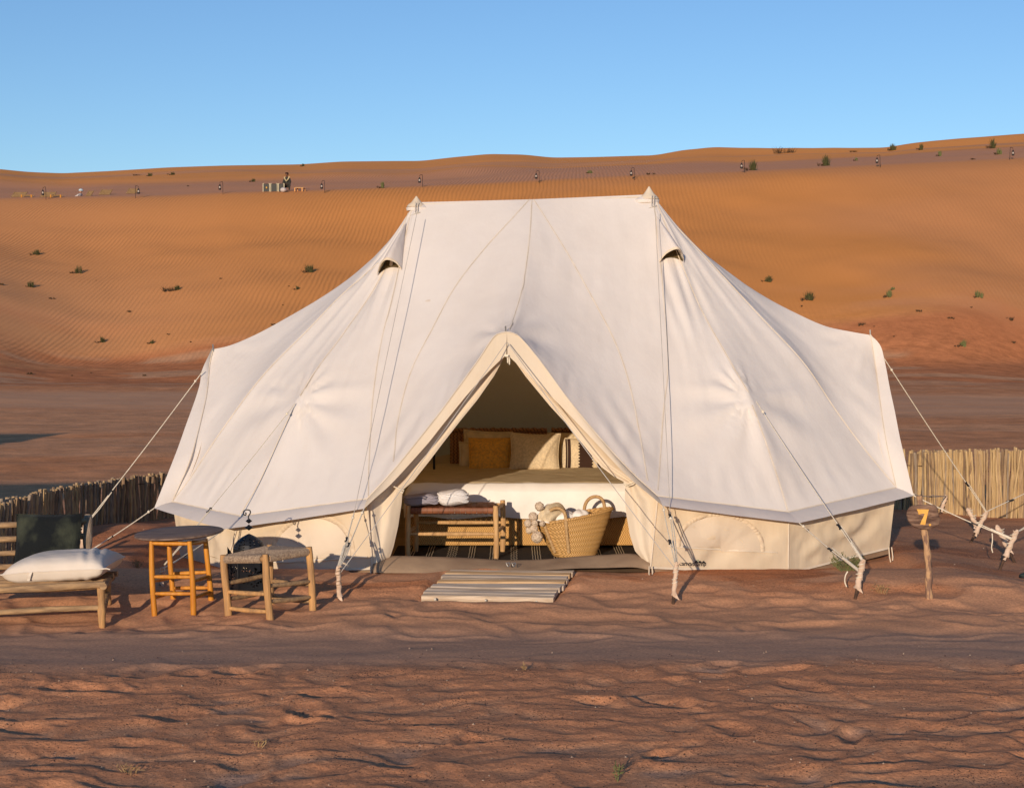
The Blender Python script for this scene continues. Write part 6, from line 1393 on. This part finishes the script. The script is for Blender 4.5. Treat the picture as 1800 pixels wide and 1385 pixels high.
# people (skin-modifier bodies)
M_SKIN = mat('brown_skin', (0.16, 0.075, 0.045), .6); M_ROBE = mat('dark_grey_robe', (0.045, 0.042, 0.036), .9); M_LROBE = mat('pale_robe', (0.55, 0.50, 0.48), .9); M_SCARF = mat('cream_scarf', (0.55, 0.46, 0.26), .9); M_TURB = mat('pale_blue_turban', (0.50, 0.62, 0.68), .9); M_HAIR = mat('black_hair', (0.012, 0.01, 0.01), .7); M_LSK = mat('light_skin', (0.42, 0.22, 0.15), .6)
def skinned(name, verts, edges, radii, m_, par, sub=1):
    me = bpy.data.meshes.new(name); o = bpy.data.objects.new(name, me); org = ROOT[par.name]; me.from_pydata([Vector(v) for v in verts], edges, []); COL.objects.link(o)
    md = o.modifiers.new('s', 'SKIN'); 
    if not me.skin_vertices: bpy.context.view_layer.objects.active = o
    for i, r in enumerate(radii): me.skin_vertices[0].data[i].radius = (r, r) if not isinstance(r, tuple) else r
    me.skin_vertices[0].data[0].use_root = True
    sb = o.modifiers.new('b', 'SUBSURF'); sb.levels = sb.render_levels = sub
    me.materials.append(m_); 
    for p in me.polygons: p.use_smooth = True
    o.parent = par; ROOT[o.name] = org; md.use_smooth_shade = True; return o
# crouching person by the boxes
B = crest_at(505, 336); t = thing('person', 'person in dark robe and cream scarf crouching beside the black boxes, head bent', 'person', B)
V = [(0, 0, .30), (0, -.02, .52), (0, -.06, .74), (0, -.10, .84), (0, -.13, .93), (.16, -.05, .74), (-.16, -.05, .74), (.23, -.16, .52), (-.23, -.16, .52), (.10, -.36, .40), (-.08, -.36, .42), (.13, -.06, .28), (-.13, -.06, .28), (.20, -.36, .52), (-.20, -.36, .52), (.17, -.26, .10), (-.17, -.26, .10), (.17, -.38, .05), (-.17, -.38, .05)]
E = [(0, 1), (1, 2), (2, 3), (3, 4), (2, 5), (2, 6), (5, 7), (6, 8), (7, 9), (8, 10), (0, 11), (0, 12), (11, 13), (12, 14), (13, 15), (14, 16), (15, 17), (16, 18)]
Rr = [.17, .17, .15, .06, .06, .09, .09, .065, .065, .045, .045, .11, .11, .085, .085, .06, .06, .05, .05]
sc = 1.02
skinned('body', [(v[0] * sc, v[1] * sc, v[2] * sc) for v in V], E, Rr, M_ROBE, t)
skinned('head', [(0, -.15, .93), (0, -.20, 1.02), (0, -.19, 1.12)], [(0, 1), (1, 2)], [.07, .095, .085], M_SKIN, t); skinned('hair', [(0, -.16, 1.04), (0, -.16, 1.15), (0, -.12, 1.08)], [(0, 1), (0, 2)], [.10, .085, .08], M_HAIR, t)
m = MB(); P0 = B + Vector((0, 0, 0)); m.tube([P0 + Vector(v) for v in ((-.15, -.18, .88), (-.12, -.24, .76), (-.02, -.27, .60), (.10, -.24, .74), (.16, -.16, .90))], [.045, .05, .045, .05, .045], 8); part('scarf', m, M_SCARF, t)
for s in (-1, 1):
    for f in range(5): m = MB(); c = P0 + Vector((s * .07, -.38, .42)); m.tube([c, c + Vector((-s * .012 * f, -.035 - .004 * f, -.01 * f - .01)), c + Vector((-s * .02 * f, -.055 + .006 * abs(f - 2), -.03 - .008 * f))], [.013, .011, .008], 5); part('finger', m, M_SKIN, t)
# turbaned person reclining
B = crest_at(140, 345) - Vector((0, 0, .28)); t = thing('person', 'person in a pale robe and pale blue turban lying back on the crest', 'person', B)
V = [(-.45, .1, .10), (-.15, .1, .18), (.05, .1, .34), (.10, .1, .46), (-.02, -.1, .38), (-.16, -.18, .26), (-.34, -.16, .20), (.06, .3, .36), (-.14, .34, .24), (-.9, .05, .14), (-.9, .2, .14), (-1.3, .05, .08), (-1.3, .2, .08)]
E = [(0, 1), (1, 2), (2, 3), (2, 4), (4, 5), (5, 6), (2, 7), (7, 8), (0, 9), (0, 10), (9, 11), (10, 12)]
skinned('body', V, E, [.14, .15, .14, .06, .08, .06, .04, .08, .06, .08, .08, .05, .05], M_LROBE, t)
skinned('head', [(.08, .1, .48), (.04, .08, .58), (.05, .09, .66)], [(0, 1), (1, 2)], [.07, .092, .08], M_LSK, t)
m = MB(); c = B + Vector((.07, .10, .66)); m.lathe(c, [(.09, -.05), (.15, -.02), (.155, .03), (.13, .08), (.07, .12), (.005, .125)], 16); part('turban', m, M_TURB, t)
# boxes and small bench
M_BOX = mat('black_case', (0.014, 0.014, 0.014), .5); M_TRIM = mat('pale_metal_trim', (0.62, 0.55, 0.36), .5); M_SPK = mat('brass_latch', (0.75, 0.42, 0.08), .5)
for (xa, xb, lab) in ((462, 474.5, 'black equipment case with pale metal edges and a brass latch, left one'), (475.5, 488, 'open black equipment case with pale metal edges, middle one'), (489, 500, 'black equipment case right behind the crouching person’s knee')):
    a = crest_at(xa, 337.5); k = a.y / F; wX = (xb - xa) * k; hh = 14 * k; d = .5; y = 103.0 if False else a.y; t = thing('equipment_case', lab, 'case', a, 'black equipment cases on the crest')
    c = Vector((a.x + wX / 2, y + d / 2, a.z + hh / 2)); m = MB(); m.box(c, (wX, d, hh), None, .02); part('shell', m, M_BOX, t)
    for s in (-1, 1):
        m = MB(); m.box((c.x + s * (wX / 2 - .022), y - .012, c.z), (.04, .03, hh)); part('edge_strip', m, M_TRIM, t)
        m = MB(); m.box((c.x + s * (wX / 2 - .05), y + .05, a.z + hh + .01), (.10, .16, .022)); part('corner_plate', m, M_TRIM, t)
    if xa < 470: m = MB(); m.lathe((c.x + .02, y - .03, c.z), [(.005, .055), (.05, .05), (.05, -.05), (.005, -.055)], 12); part('latch', m, M_SPK, t)
a = crest_at(527, 337); k = a.y / F; t = thing('low_bench', 'low pale wooden bench right of the crouching person', 'bench', a)
m = MB(); m.box((a.x, a.y, a.z + 6 * k), (15 * k, .4, .05), None, .01); part('seat', m, M_PINE, t)
for s in (-1, 1):
    for dy in (-.16, .16): m = MB(); m.box((a.x + s * 6.4 * k + dy * .4, a.y + dy, a.z + 2.6 * k), (.07, .07, 6.6 * k)); part('leg', m, M_YPINE, t)
B = crest_at(500, 338); t = thing('cloth_bundle', 'pale cloth bundle on the sand at the crouching person’s feet', 'bundle', B + Vector((0, -.5, 0)))
m = MB(); P = []
for i in range(12):
    a_ = math.pi * i / 11; row = [B + Vector((0, -.5, .08)) + Vector((.20 * math.sin(a_) * math.cos(b) * (1 + .1 * math.sin(3 * b)), .18 * math.sin(a_) * math.sin(b), .16 * math.cos(a_))) for b in np.linspace(0, 2 * math.pi, 17)]; P.append(row)
m.grid(P); part('cloth', m, M_LROBE, t)
